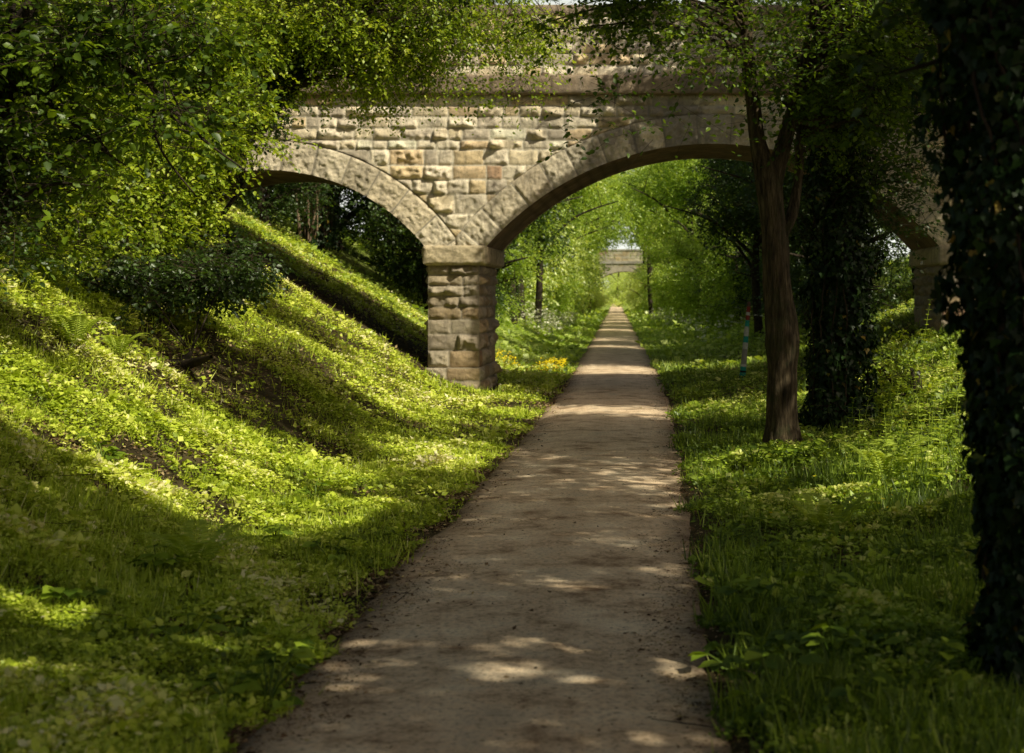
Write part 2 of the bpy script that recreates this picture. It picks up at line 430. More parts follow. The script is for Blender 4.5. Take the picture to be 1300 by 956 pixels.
def coursed(XX, ZZ, rows, seed, wmin=.28, wmax=.78, bulge=.085, joint=.014, x0=-20.0, x1=20.0):
    """height (outwards) and colour of coursed rock-faced masonry over arrays of wall coordinates"""
    r = np.random.default_rng(seed)
    Hh = np.zeros(XX.shape); Cc = np.tile(MORT, XX.shape + (1,))
    rows = np.asarray(rows)
    ri = np.clip(np.searchsorted(rows, ZZ, 'right') - 1, 0, len(rows) - 2)
    for k in range(len(rows) - 1):
        m = ri == k
        e = [x0]
        while e[-1] < x1: e.append(e[-1] + r.uniform(wmin, wmax))
        if x1 - e[-2] < .6 * wmin: e.pop(-2)
        e[-1] = x1
        e = np.array(e)
        nb = len(e) - 1
        col = pal(nb, r); bl = bulge * r.choice([.25, .6, 1.0, 1.6], nb, p=[.25, .3, .3, .15]) * r.uniform(.8, 1.2, nb); tx = r.uniform(-.9, .9, nb); tz = r.uniform(-1.1, .5, nb)
        if not m.any(): continue
        x = XX[m] + .03 * (vn(XX[m] * 5, ZZ[m] * 5, 0, seed) - .5); z = ZZ[m] + .022 * (vn(XX[m] * 4, ZZ[m] * 4, 0, seed + 1) - .5)
        bi = np.clip(np.searchsorted(e, x, 'right') - 1, 0, nb - 1)
        ex = np.minimum(x - e[bi], e[bi + 1] - x); ez = np.minimum(z - rows[k], rows[k + 1] - z)
        d = np.minimum(ex, ez) - joint * (.6 + .8 * vn(x * 7, z * 7, 0, seed + 2))
        prof = np.clip(d / .075, 0, 1) ** .6
        fx = (x - e[bi]) / (e[bi + 1] - e[bi]) - .5; fz = (z - rows[k]) / (rows[k + 1] - rows[k]) - .5
        n = fbm(x * 4.5 + bi * 7.3, z * 6 + k * 3.1, 0, seed + 5, 4)
        n2 = np.abs(fbm(x * 3 + bi * 2.7, z * 4 + k * 9.1, 0, seed + 15, 3) - .5) * 2
        hh = prof * (.012 + bl[bi] * (.5 + 2.0 * (n - .45) - 1.0 * n2 + .9 * tx[bi] * fx + .9 * tz[bi] * fz))
        hh = np.maximum(hh, 0.006 * prof)
        Hh[m] = np.where(d > 0, hh, -.012)
        w = np.clip(d / .012 + .3, 0, 1)[:, None]
        shade = (.80 + .35 * n)[:, None]
        Cc[m] = MORT * (1 - w) + col[bi] * shade * w
    return Hh, Cc


ROWS = [Z0] + sorted([zb(60 + v / 2.889) for v in (665, 610, 540, 485, 432, 375, 340, 298, 255, 215, 175)])
ROWS = [r_ for r_ in ROWS if r_ > Z0 + .1]; ROWS = [Z0 - 1.2, Z0 - .8, Z0 - .4, Z0] + ROWS[:-1] + [6.31]
bridge = thing('stone_bridge', (0, YB, 0), 'large pale sandstone bridge with low wide arches crossing over the path', 'bridge')
BL = lambda V: V - np.array([0, YB, 0])


def arch_d(X, Z):
    """signed distance outside the nearest arch's extrados"""
    out = np.full(X.shape, 99.)
    for a in ARCH:
        out = np.minimum(out, np.hypot(X - a['cx'], Z - a['cz']) - (a['R'] + RT))
    return out


def wall_face(y, sign, step, x0, x1, z0, z1, rows, seed, name, cut=True, **kw):
    nx = int((x1 - x0) / step) + 1; nz = int((z1 - z0) / step) + 1
    X, Zz = np.meshgrid(np.linspace(x0, x1, nx), np.linspace(z0, z1, nz), indexing='xy')
    Hh, Cc = coursed(X, Zz, rows, seed, x0=x0 - .3, x1=x1 + .3, **kw)
    if cut:
        d = arch_d(X, Zz)
        k = np.clip(d / .07, 0, 1)
        Hh = np.where(d > 0, Hh * k, -.06)
    # crown staining
    if cut:
        st = np.exp(-((X - .3) / 2.0) ** 2) * np.exp(-((Zz - 5.9) / .55) ** 2) * (fbm(X * 2, Zz * 2, 0, 44, 4) > .42) * .75
        Cc = Cc * (1 - st[..., None]) + np.array([.11, .10, .10]) * st[..., None]
    Yy = y + sign * Hh
    V, f = grid_mesh(X, Yy, Zz)
    if cut:
        dv = d.ravel()[f].max(1) > -RT + .12
        f = f[dv]
    if sign > 0: f = f[:, ::-1]
    return build(name, BL(V), [f], M['stone'], bridge, cattrs={'bc': Cc.reshape(-1, 3)}, smooth=True)


wall_face(YB, -1, .026, -11.5, 8.5, Z0, 6.31, ROWS, 5, 'front_wall')
wall_face(YR, 1, .12, -16, 18, .4, 6.31, ROWS, 9, 'rear_wall')
for x0, x1 in ((-16, -11.6), (8.6, 18)):
    wall_face(YB + .001, -1, .06, x0, x1, .4, 6.31, ROWS, 15, 'front_wall')
PR = [6.68, 6.93, 7.18, 7.40, 7.68, 7.99]
wall_face(YB + .10, -1, .026, -11.5, 8.5, 6.68, 7.99, PR, 6, 'parapet', cut=False)
wall_face(YB + .42, 1, .10, -16, 18, 6.68, 7.99, PR, 7, 'parapet', cut=False)
wall_face(YR - .45, -1, .10, -16, 18, 6.68, 7.99, PR, 8, 'parapet', cut=False)
wall_face(YR - .10, 1, .10, -16, 18, 6.68, 7.99, PR, 10, 'parapet', cut=False)

# arch rings with voussoirs, front and rear
for ai, a in enumerate(ARCH):
    for y, sign, step in ((YB, -1, .026 if ai < 2 else .1), (YR, 1, .12)):
        hs = math.asin(min(.999, math.sqrt(a['R'] ** 2 - (Z0 - a['cz']) ** 2) / a['R'])) + .22
        nt_ = int(2 * hs * (a['R'] + .3) / step); nr = max(6, int(RT / step))
        TH, RR = np.meshgrid(np.linspace(-hs, hs, nt_), np.linspace(0, 1, nr + 1), indexing='xy')
        nv = int(round(2 * hs * (a['R'] + .3) / .68)); nv += 1 - nv % 2
        rr_ = np.random.default_rng(40 + ai)
        ed = np.linspace(-hs, hs, nv + 1); ed[1:-1] += rr_.uniform(-.012, .012, nv - 1)
        bi = np.clip(np.searchsorted(ed, TH, 'right') - 1, 0, nv - 1)
        rad = a['R'] + RR * RT
        arc = np.minimum(TH - ed[bi], ed[bi + 1] - TH) * rad
        d = np.minimum(arc - .008, np.minimum(RR * RT + .05, (1 - RR) * RT) - .004)
        X = a['cx'] + rad * np.sin(TH); Zz = a['cz'] + rad * np.cos(TH)
        prof = np.clip(d / .05, 0, 1)
        n = fbm(X * 9, Zz * 9, 0, 61 + ai, 4)
        n9 = fbm(X * 20, Zz * 20, 0, 66 + ai, 3)
        Hh = .022 + prof * (.06 * (n - .3) + .06 * (n9 - .4) + .02 * rr_.uniform(0, .7, nv)[bi])
        Hh = np.where(arc < .008, .016, Hh)
        col = pal(nv, rr_, True)[bi] * (.72 + .55 * n)[..., None]
        col = np.where((arc < .014)[..., None], MORT * .50, col)
        if ai == 1:
            st = np.exp(-((X - .2) / 2.1) ** 2) * (fbm(X * 1.5, Zz * 2, 0, 45, 4) > .40) * .6
            col = col * (1 - st[..., None]) + np.array([.12, .11, .105]) * st[..., None]
        lo, hi = MID[ai]
        Xc = np.clip(X, lo + .004, hi - .004); Zc = np.maximum(Zz, Z0)
        Hh = np.where((X < lo + .03) | (X > hi - .03), .015, Hh)
        V, f = grid_mesh(Xc, y + sign * Hh, Zc)
        ok = ~(((X.ravel()[f] < lo).all(1)) | ((X.ravel()[f] > hi).all(1)) | ((Zz.ravel()[f] < Z0).all(1)))
        f = f[ok]
        if sign > 0: f = f[:, ::-1]
        bag_c = col.reshape(-1, 3)
        # return edge from the face back to the barrel
        build('arch_ring', BL(V), [f], M['stone'], bridge, cattrs={'bc': bag_c}, smooth=True)
    # barrel (soffit)
    hs = math.acos((Z0 - a['cz']) / a['R'])
    th = np.linspace(-hs, hs, 110); yy = np.linspace(YB - .036, YR + .036, 60)
    TH, Yy = np.meshgrid(th, yy, indexing='xy')
    arc = TH * a['R']
    row = np.floor(arc / .30); off = (row % 2) * .3
    dj = np.minimum(np.abs(((arc / .30) % 1) - .5) * -1 + .5, 1) * .30
    dk = np.abs(((Yy + off) / .62) % 1 - .5) * -1 + .5
    jm = (dj < .02) | (dk * .62 < .02)
    cr = np.random.default_rng(8).random((200, 40))
    bc = cr[(row.astype(int) + 100) % 200, (np.floor((Yy + off) / .62)).astype(int) % 40]
    R_ = a['R'] + .02 * fbm(arc * 5, Yy * 5, 0, 77, 3)
    X = a['cx'] + R_ * np.sin(TH); Zz = a['cz'] + R_ * np.cos(TH)
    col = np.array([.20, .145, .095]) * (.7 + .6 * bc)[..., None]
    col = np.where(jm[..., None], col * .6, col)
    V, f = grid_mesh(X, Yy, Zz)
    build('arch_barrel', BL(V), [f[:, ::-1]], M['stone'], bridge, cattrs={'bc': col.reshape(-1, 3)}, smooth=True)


def block_run(name, x0, x1, y0, y1, z0, z1, seed, lmin, lmax, parent, rough=.02, step=.035, col=None, chamfer=.0, faces='fbtrl'):
    """a row of dressed blocks: a box whose outer faces carry noise and joints"""
    r = np.random.default_rng(seed)
    e = [x0]
    while e[-1] < x1 - .01: e.append(min(x1, e[-1] + r.uniform(lmin, lmax)))
    if len(e) > 2 and e[-1] - e[-2] < .4 * lmin: e.pop(-2)
    e = np.array(e); nb = len(e) - 1
    cols = (np.asarray(col) if col is not None else np.array([.34, .28, .20])) * r.uniform(.85, 1.15, (nb, 1))
    Vs, Fs, Cs, n0 = [], [], [], 0

    def face(o, u, v, lu, lv, nrm, su, sv):
        nonlocal n0
        nu, nv_ = max(2, int(lu / su) + 1), max(2, int(lv / sv) + 1)
        A, B = np.meshgrid(np.linspace(0, lu, nu), np.linspace(0, lv, nv_), indexing='xy')
        Pp = np.asarray(o)[None, None] + A[..., None] * np.asarray(u) + B[..., None] * np.asarray(v)
        X = Pp[..., 0]
        bi = np.clip(np.searchsorted(e, X, 'right') - 1, 0, nb - 1)
        dj = np.minimum(X - e[bi], e[bi + 1] - X) if abs(u[0]) > .5 else np.full(X.shape, 9.)
        edge = np.minimum(np.minimum(B, lv - B), np.minimum(A, lu - A))
        dd = np.minimum(edge, dj - .008)
        n = fbm(Pp[..., 0] * 10, Pp[..., 1] * 10, Pp[..., 2] * 10, seed, 4)
        h = np.clip(dd / .03, 0, 1) * rough * (n * 1.6) + np.where((dj < .010) & (edge > .0), -.012, 0)
        h = np.where(edge <= 1e-6, 0, h)
        Pp = Pp + h[..., None] * np.asarray(nrm)
        c = cols[bi] * (.65 + .7 * n)[..., None]; c = np.where((dj < .010)[..., None], c * .6, c)
        i = np.arange(nv_ - 1)[:, None] * nu + np.arange(nu - 1)[None]
        ff = np.stack([i, i + 1, i + nu + 1, i + nu], -1).reshape(-1, 4)
        if np.dot(np.cross(u, v), nrm) < 0: ff = ff[:, ::-1]
        Vs.append(Pp.reshape(-1, 3)); Fs.append(ff + n0); Cs.append(c.reshape(-1, 3)); n0 += Pp.shape[0] * Pp.shape[1]
    X_, Y_, Z_ = np.eye(3)
    lx, ly, lz = x1 - x0, y1 - y0, z1 - z0
    if 'f' in faces: face([x0, y0, z0], X_, Z_, lx, lz, -Y_, step, step)
    if 'b' in faces: face([x0, y1, z0], X_, Z_, lx, lz, Y_, step * 3, step * 3)
    if 't' in faces: face([x0, y0, z1], X_, Y_, lx, ly, Z_, step, step * 2)
    if 'u' in faces: face([x0, y0, z0], X_, Y_, lx, ly, -Z_, step, step * 2)
    if 'r' in faces: face([x1, y0, z0], Y_, Z_, ly, lz, X_, step * 1.5, step)
    if 'l' in faces: face([x0, y0, z0], Y_, Z_, ly, lz, -X_, step * 1.5, step)
    return Vs, Fs, Cs


def run(name, parent, *args, **kw):
    Vs, Fs, Cs = block_run(name, *args, parent=parent, **kw)
    return build(name, BL(np.concatenate(Vs)), [np.concatenate(Fs)], M['stone'], parent, cattrs={'bc': np.concatenate(Cs)}, smooth=True)


run('string_course', bridge, -16, 18, YB - .17, YB + .12, 6.312, 6.678, 3, 1.0, 1.7, step=.04, rough=.03, col=[.27, .215, .16], faces='ftub')
run('string_course', bridge, -16, 18, YR - .12, YR + .17, 6.312, 6.678, 3, 1.0, 1.7, step=.12, rough=.02, col=[.27, .215, .16], faces='ftub')
run('coping', bridge, -16, 18, YB + .03, YB + .50, 7.992, 8.19, 4, .8, 1.3, step=.05, rough=.02, col=[.33, .27, .21], faces='ftub')
run('coping', bridge, -16, 18, YR - .50, YR - .03, 7.992, 8.19, 4, .8, 1.3, step=.12, rough=.02, col=[.33, .27, .21], faces='ftub')
run('road_deck', bridge, -16, 18, YB + .42, YR - .45, 6.2, 6.70, 5, 3, 4, step=.3, rough=.01, col=[.07, .07, .07], faces='tu')


def pier(x0, x1, mirror=False):
    p = bpy.data.objects.new('pier', None); C.objects.link(p); p.parent = bridge
    rows = [-.6, -.3] + sorted(zb(280 + v / 3.1875) for v in (180, 220, 262, 305, 350, 400, 460, 525, 597))
    # shaft
    for nm, a0, a1, z0, z1, inset, blg, rw in (('shaft', x0, x1, zb(467), 2.755, 0, .10, rows), ('plinth', x0 - .05, x1 + .03, -.4, zb(467), -.08, .10, [-.4, .0, .30, zb(467)])):
        y0, y1 = YB + .06 + inset, YR - .06 - inset
        Vs, Fs, Cs, n0 = [], [], [], 0
        for (o, u, nrm, L_, sd) in (((a0, y0), (1, 0), (0, -1), a1 - a0, 1), ((a1, y0), (0, 1), (1, 0), y1 - y0, 2), ((a0, y0), (0, 1), (-1, 0), y1 - y0, 3), ((a0, y1), (1, 0), (0, 1), a1 - a0, 4)):
            st = .024 if sd < 4 else .06
            nu, nv_ = int(L_ / st) + 1, int((z1 - z0) / st) + 1
            A, B = np.meshgrid(np.linspace(0, L_, nu), np.linspace(z0, z1, nv_), indexing='xy')
            Hh, Cc = coursed(A, B, rw, 90 + sd + (7 if mirror else 0), wmin=.42, wmax=.75, bulge=blg, joint=.014, x0=-.001, x1=L_ + .001)
            ed = np.minimum(A, L_ - A); Hh = Hh * np.clip(ed / .05, 0, 1) * np.clip((z1 - B) / .02, 0, 1)
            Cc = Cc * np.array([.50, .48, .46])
            Pp = np.stack([o[0] + A * u[0] + nrm[0] * Hh, o[1] + A * u[1] + nrm[1] * Hh, B], -1)
            i = np.arange(nv_ - 1)[:, None] * nu + np.arange(nu - 1)[None]
            ff = np.stack([i, i + 1, i + nu + 1, i + nu], -1).reshape(-1, 4)
            if np.dot(np.cross([*u, 0], [0, 0, 1]), [*nrm, 0]) < 0: ff = ff[:, ::-1]
            Vs.append(Pp.reshape(-1, 3)); Fs.append(ff + n0); Cs.append(Cc.reshape(-1, 3)); n0 += nu * nv_
        if nm == 'plinth':      # top ledge
            Vs.append(np.array([[a0, y0, z1], [a1, y0, z1], [a1, y1, z1], [a0, y1, z1]])); Fs.append(np.array([[0, 1, 2, 3]]) + n0); Cs.append(np.tile([[.42, .37, .28]], (4, 1)))
        build(nm, BL(np.concatenate(Vs)), [np.concatenate(Fs)], M['stone'], p, cattrs={'bc': np.concatenate(Cs)}, smooth=True)
    run('cap', p, x0 - .08, x1 + .17, YB - .09, YR + .09, 2.757, 3.118, 14, 3, 4, step=.025, rough=.035, col=[.50, .43, .30], faces='ftubrl')
    return p


pier(-4.72, -3.65)
pier(6.05, 7.24, True)

# farther bridge: same type, seen small at the end of the path
YF = 205.0
fb = thing('stone_bridge', (pc(YF) + 1.2, YF, 0), 'small distant stone bridge far down the path between the trees', 'bridge')
for nm, y, sgn in (('front_wall', 0, -1), ('rear_wall', 4.5, 1)):
    X, Zz = np.meshgrid(np.linspace(-14, 14, 220), np.linspace(-.5, 8.0, 70), indexing='xy')
    Hh, Cc = coursed(X, Zz, np.arange(-1, 8.5, .33), 120, wmin=.6, wmax=1.3, bulge=.05)
    V, f = grid_mesh(X, y + sgn * Hh, Zz)
    d = np.hypot(X, (Zz + 1.0)) - 6.3; dl_ = np.hypot(np.abs(X) - 9.4, Zz - .3) - 4.2
    ok = (np.minimum(d, dl_).ravel()[f].min(1) > 0) 
    f = f[ok] if sgn < 0 else f[ok][:, ::-1]
    build(nm, V, [f], M['stone'], fb, cattrs={'bc': Cc.reshape(-1, 3) * np.array([.58, .60, .60])}, smooth=True)  # stone colour greyed to paint distance haze onto this bridge
for cx_, R_, cz_ in ((0, 6.3, -1.0), (-9.4, 4.2, .3), (9.4, 4.2, .3)):
    th = np.linspace(-1.25, 1.25, 60); TH, Yy = np.meshgrid(th, np.linspace(-.06, 4.56, 8), indexing='xy')
    V, f = grid_mesh(cx_ + R_ * np.sin(TH), Yy, cz_ + R_ * np.cos(TH))
    build('arch_barrel', V, [f[:, ::-1]], M['stone'], fb, cattrs={'bc': np.tile([[.25, .2, .15]], (len(V), 1))}, smooth=True)
    for y in (-.07,):
        TH, RR = np.meshgrid(th, np.linspace(0, .6, 3), indexing='xy')
        V, f = grid_mesh(cx_ + (R_ + RR) * np.sin(TH), y + 0 * TH, cz_ + (R_ + RR) * np.cos(TH))
        build('arch_ring', V, [f], M['stone'], fb, cattrs={'bc': np.tile([[.40, .37, .32]], (len(V), 1))})
for nm, z0, z1, o_ in (('string_course', 6.3, 6.65, .16), ('coping', 8.0, 8.2, .1)):
    Vs, Fs, Cs = block_run(nm, -14, 14, -o_, 4.5 + o_, z0, z1, 5, 1, 2, fb, rough=.01, step=.3, col=[.34, .33, .31], faces='ftub')
    build(nm, np.concatenate(Vs), [np.concatenate(Fs)], M['stone'], fb, cattrs={'bc': np.concatenate(Cs)})

# ------------------------------------------------------------------ where sunlight should get through the canopy
def inpoly(x, y, poly):
    p = np.asarray(poly, float); ins = np.zeros(x.shape, bool)
    j = len(p) - 1
    for i in range(len(p)):
        xi, yi, xj, yj = *p[i], *p[j]
        ins ^= ((yi > y) != (yj > y)) & (x < (xj - xi) * (y - yi) / (yj - yi + 1e-9) + xi)
        j = i
    return ins


LIT = [  # wanted sun patches on slope and path; canopy leaves are cut to open them
    ([(-80, 380), (60, 405), (170, 450), (240, 520), (330, 560), (420, 590), (480, 640), (430, 690), (330, 715), (230, 690), (150, 650), (80, 600), (0, 560), (-80, 500)], 1.0),
    ([(225, 280), (300, 305), (400, 370), (540, 452), (700, 516), (650, 580), (570, 615), (490, 600), (440, 540), (400, 470), (350, 430), (330, 370), (280, 330)], 1.0),
    ([(420, 590), (560, 600), (640, 575), (560, 640), (480, 700), (380, 760), (300, 730), (400, 690)], .55),
    ([(600, 522), (858, 523), (882, 540), (600, 540)], 1.0),
    ([(990, 650), (1060, 605), (1130, 590), (1240, 570), (1240, 640), (1100, 665), (1000, 680)], .95),
    ([(1100, 400), (1200, 385), (1200, 560), (1120, 570)], .9),
    ([(850, 528), (975, 528), (975, 620), (900, 680), (850, 690)], .75),
    ([(20, 600), (90, 640), (120, 690), (60, 690)], .6),
    ([(520, 682), (605, 680), (610, 690), (520, 693)], 1), ([(715, 690), (810, 692), (805, 702), (715, 700)], 1),
    ([(565, 757), (720, 762), (700, 775), (570, 770)], 1), ([(500, 762), (560, 764), (560, 770), (500, 768)], 1),
    ([(540, 622), (680, 628), (700, 640), (560, 636)], .6), ([(740, 630), (850, 640), (850, 652), (740, 645)], .6),
]


def first_hit(Pp):
    """walk away from the sun from each point; where does it land?"""
    Q = Pp.copy(); hit = np.zeros(len(Q), bool); kind = np.zeros(len(Q), int); out = Q.copy()
    st = .35
    for _ in range(75):
        Qn = Q - S * st
        act = ~hit
        if not act.any(): break
        cr = act & (Q[:, 1] < YB) & (Qn[:, 1] >= YB)
        onwall = cr & (Qn[:, 2] < 8.2) & (Qn[:, 2] > Z0) & (arch_d(Qn[:, 0], Qn[:, 2]) > -RT)
        pr = act & (Q[:, 0] > -3.5) & (Qn[:, 0] <= -3.5) & (Qn[:, 1] > YB) & (Qn[:, 1] < YR) & (Qn[:, 2] > 0) & (Qn[:, 2] < Z0)
        g = act & (Qn[:, 2] < gz(Qn[:, 0], Qn[:, 1]) + .05)
        for msk, k in ((onwall, 2), (pr, 3), (g, 1)):
            mm = msk & ~hit
            out[mm] = Qn[mm]; kind[mm] = k; hit |= mm
        Q = Qn
    return out, kind


def sun_gap(Pp, r):  # cuts canopy gaps so sun falls in the wanted patches
    """True for leaves that would block a glade: those twigs are left bare"""
    hitp, kind = first_hit(Pp)
    px = CX + F * hitp[:, 0] / hitp[:, 1].clip(.5); py = HY - F * (hitp[:, 2] - H) / hitp[:, 1].clip(.5)
    p = np.zeros(len(Pp))
    g = kind == 1
    for ox, oy in ((0, 0), (.13, 0), (-.13, 0), (0, .16), (0, -.16)):
        yy_ = (hitp[:, 1] + oy).clip(.5); qx = CX + F * (hitp[:, 0] + ox) / yy_; qy = HY - F * (hitp[:, 2] - H) / yy_
        for poly, w in LIT:
            p = np.where(g & (hitp[:, 1] > 2) & inpoly(qx, qy, poly), np.maximum(p, w), p)
    # dapples: soft spots of light everywhere on the ground
    spots = fbm(hitp[:, 0] * 2.2 + 3, hitp[:, 1] * 3.4, 0, 71, 3)
    near = g & (hitp[:, 1] < 9.9) & (hitp[:, 1] > 8.2)
    onpath = g & (np.abs(hitp[:, 0] - pc(hitp[:, 1])) < 1.3)
    p = np.where(onpath, np.maximum(p, np.where((hitp[:, 1] > 23.5) & (hitp[:, 1] < 36), .10, .48)), p)
    p = np.where(near & (spots > .52), np.maximum(p, .97), p)
    p = np.where(g & (spots > .71), np.maximum(p, .7), p)
    p = np.where(g & (hitp[:, 1] > 37), np.maximum(p, np.where(hitp[:, 0] < -3.5, .98, .75)), p)
    p = np.where(kind == 2, np.where(px < 740, .99, np.where(px < 960, .6, .35)), p)
    # sunlight for the foliage that stands on the left slope and hangs in front of the bridge
    for c_, rad_, w in (((-6.9, 22, 5.0), (3.2, 3.5, 2.6), .93), ((-4.2, 25.5, 6.3), (2.6, 2.4, 1.6), .95), ((-5.8, 15.5, 4.4), (2.2, 2.5, 2.0), .85)):
        c_ = np.array(c_); rad_ = np.array(rad_)
        o = (Pp - c_) / rad_; dd = -S / rad_
        tt = -(o * dd).sum(1) / (dd * dd).sum()
        dist = np.linalg.norm(o + tt[:, None] * dd, axis=1)
        p = np.where((tt > 0) & (dist < 1), np.maximum(p, w), p)
    return r.random(len(Pp)) < p


def high_only(Pp, r):  # crown gaps shaped for the light below
    """thins only the top of a crown, well overhead"""
    hp, kd = first_hit(Pp)
    px = CX + F * hp[:, 0] / hp[:, 1].clip(.5); py = HY - F * (hp[:, 2] - H) / hp[:, 1].clip(.5)
    band = (kd == 1) & inpoly(px, py, [(580, 519), (870, 519), (890, 543), (580, 543)])
    band = band | ((kd == 1) & inpoly(px, py, LIT[1][0]) & (r.random(len(Pp)) < .62))
    return (sun_gap(Pp, r) & (Pp[:, 2] > H + .216 * Pp[:, 1])) | band


# ------------------------------------------------------------------ trees
def crown_clumps(ells, n, r, shell=.35):
    """clump centres inside a set of ellipsoids, uneven with gaps"""
    vol = np.array([e[1][0] * e[1][1] * e[1][2] for e in ells]); vol = vol / vol.sum()
    out = []
    need = n
    while need > 0:
        i = r.choice(len(ells), need * 3, p=vol)
        d = unit(r.normal(size=(len(i), 3))); q = r.random(len(i)) ** shell
        c = np.array([ells[k][0] for k in i]) + d * q[:, None] * np.array([ells[k][1] for k in i])
        keep = fbm(c[:, 0] * .9, c[:, 1] * .9, c[:, 2] * .9, int(ells[0][0][0] * 10) % 97, 2) > .42
        c = c[keep][:need]; out.append(c); need -= len(c)
    return np.concatenate(out)


def foliage(bag, clumps, r, nspray, nleaf, leaf, spray=.45, sig=.30, T=T_SMALL, droop=.3, nodes=None, cull=None, twig_r=.004, bias=0.0, spread=.28, width=1.0, tw=1.0):
    k = len(clumps)
    cl = np.repeat(np.arange(k), nspray)
    o = clumps[cl] + r.normal(size=(len(cl), 3)) * sig * np.array([1, 1, .6])
    d = unit(r.normal(size=(len(cl), 3)) * np.array([1, 1, .45]) + unit(o - clumps[cl]) * .8 + np.array([0, 0, -droop]))
    L_ = spray * r.uniform(.6, 1.3, len(cl))
    t = (np.arange(nleaf) + .5) / nleaf
    pos = o[:, None] + d[:, None] * (L_[:, None] * t[None])[..., None] - np.array([0, 0, 1.]) * (droop * .5 * L_[:, None] * t[None] ** 2)[..., None]
    side = unit(np.cross(d, np.array([0, 0, 1.]) + .3 * r.normal(size=(len(cl), 3))))
    sg = np.where(np.arange(nleaf) % 2 == 0, 1, -1)
    ld = unit(d[:, None] * .7 + side[:, None] * sg[None, :, None] + .35 * r.normal(size=pos.shape) + np.array([0, 0, -.25]))
    nr = unit(np.array([0, 0, 1.]) + .55 * r.normal(size=pos.shape))
    tint = (r.normal(.5, .10, k)[cl][:, None] + r.normal(0, spread * .4, (len(cl), nleaf)) + bias)
    sz = leaf * r.uniform(.6, 1.25, (len(cl), nleaf))
    pos, ld, nr, tint, sz = pos.reshape(-1, 3), ld.reshape(-1, 3), nr.reshape(-1, 3), tint.ravel(), sz.ravel()
    if cull is not None:
        m = ~cull(pos, r); pos, ld, nr, tint, sz = pos[m], ld[m], nr[m], tint[m], sz[m]
    place(bag, T, pos, ld, nr, sz, np.clip(tint, 0, 1), 0, width)
    if tw > 0:
        sel = r.random(len(cl)) < tw
        if cull is not None: sel &= ~cull(o, r)
        twigs(bag, o[sel] - d[sel] * L_[sel, None] * .4, o[sel] + d[sel] * L_[sel, None] * .9, twig_r, 1)


def limbs_to(bag, nodes, clumps, r, n, r0=.035, cull=None):
    """curved branches from the nearest lower skeleton node to a selection of clumps"""
    nodes = np.asarray(nodes, float)
    if cull is not None: clumps = clumps[~(cull(clumps, r) | cull(clumps - [.3, 0, .2], r))]
    for c in clumps[r.choice(len(clumps), min(n, len(clumps)), replace=False)]:
        dd = np.linalg.norm(nodes[:, :3] - c, axis=1) + np.where(nodes[:, 2] > c[2] - .1, 1.5, 0)
        a = nodes[np.argmin(dd)]
        mid = (a[:3] + c) / 2 + np.array([0, 0, .12 * np.linalg.norm(c - a[:3])]) + r.normal(size=3) * .1
        p = spline([a[:3], mid, c], 7)
        rr = min(r0, a[3] * .6)
        tube(bag, p, np.linspace(rr, .005, 7), 5)


def skel(bag, pts, rads, n=24, sides=14, rough=.12, freq=5.0):
    p = spline(pts, n); rd = np.interp(np.linspace(0, 1, n), np.linspace(0, 1, len(rads)), rads)
    tube(bag, p, rd, sides, rough=rough, freq=freq)
    return np.concatenate([p, rd[:, None]], 1)


def make_tree(name, base, label, cat, trunks, ells, nclump, fo, leafmat, seed, barkmat='dbark', nlimb=60, group=None, ivy=None, shell=.35, local=False, hero=False):
    r = np.random.default_rng(seed)
    base = np.asarray(base, float)
    root = thing(name, base, label, cat, group)
    tb = Bag(); nodes = []
    for k, (pts, rads) in enumerate(trunks):
        if hero: nodes.append(skel(tb, pts, rads, 150, 56, .14, 7.0))
        else: nodes.append(skel(tb, pts, rads))
    nodes = np.concatenate(nodes)
    cl = crown_clumps(ells, nclump, r, shell)
    limbs_to(tb, nodes, cl, r, nlimb, cull=fo.get('cull'))
    tb.V = [v - base for v in tb.V]
    tb.build('trunk', M[barkmat], root, smooth=True)
    cb = Bag(); foliage(cb, cl, r, nodes=nodes, **fo)
    cb.V = [v - base for v in cb.V]
    cb.build('crown', [M[leafmat], M['twig']], root)
    if ivy:
        ib = Bag(); ivy_on(ib, r, **ivy)
        ib.V = [v - base for v in ib.V]
        ib.build('ivy', [M['ivy'], M['twig']], root)
    return root


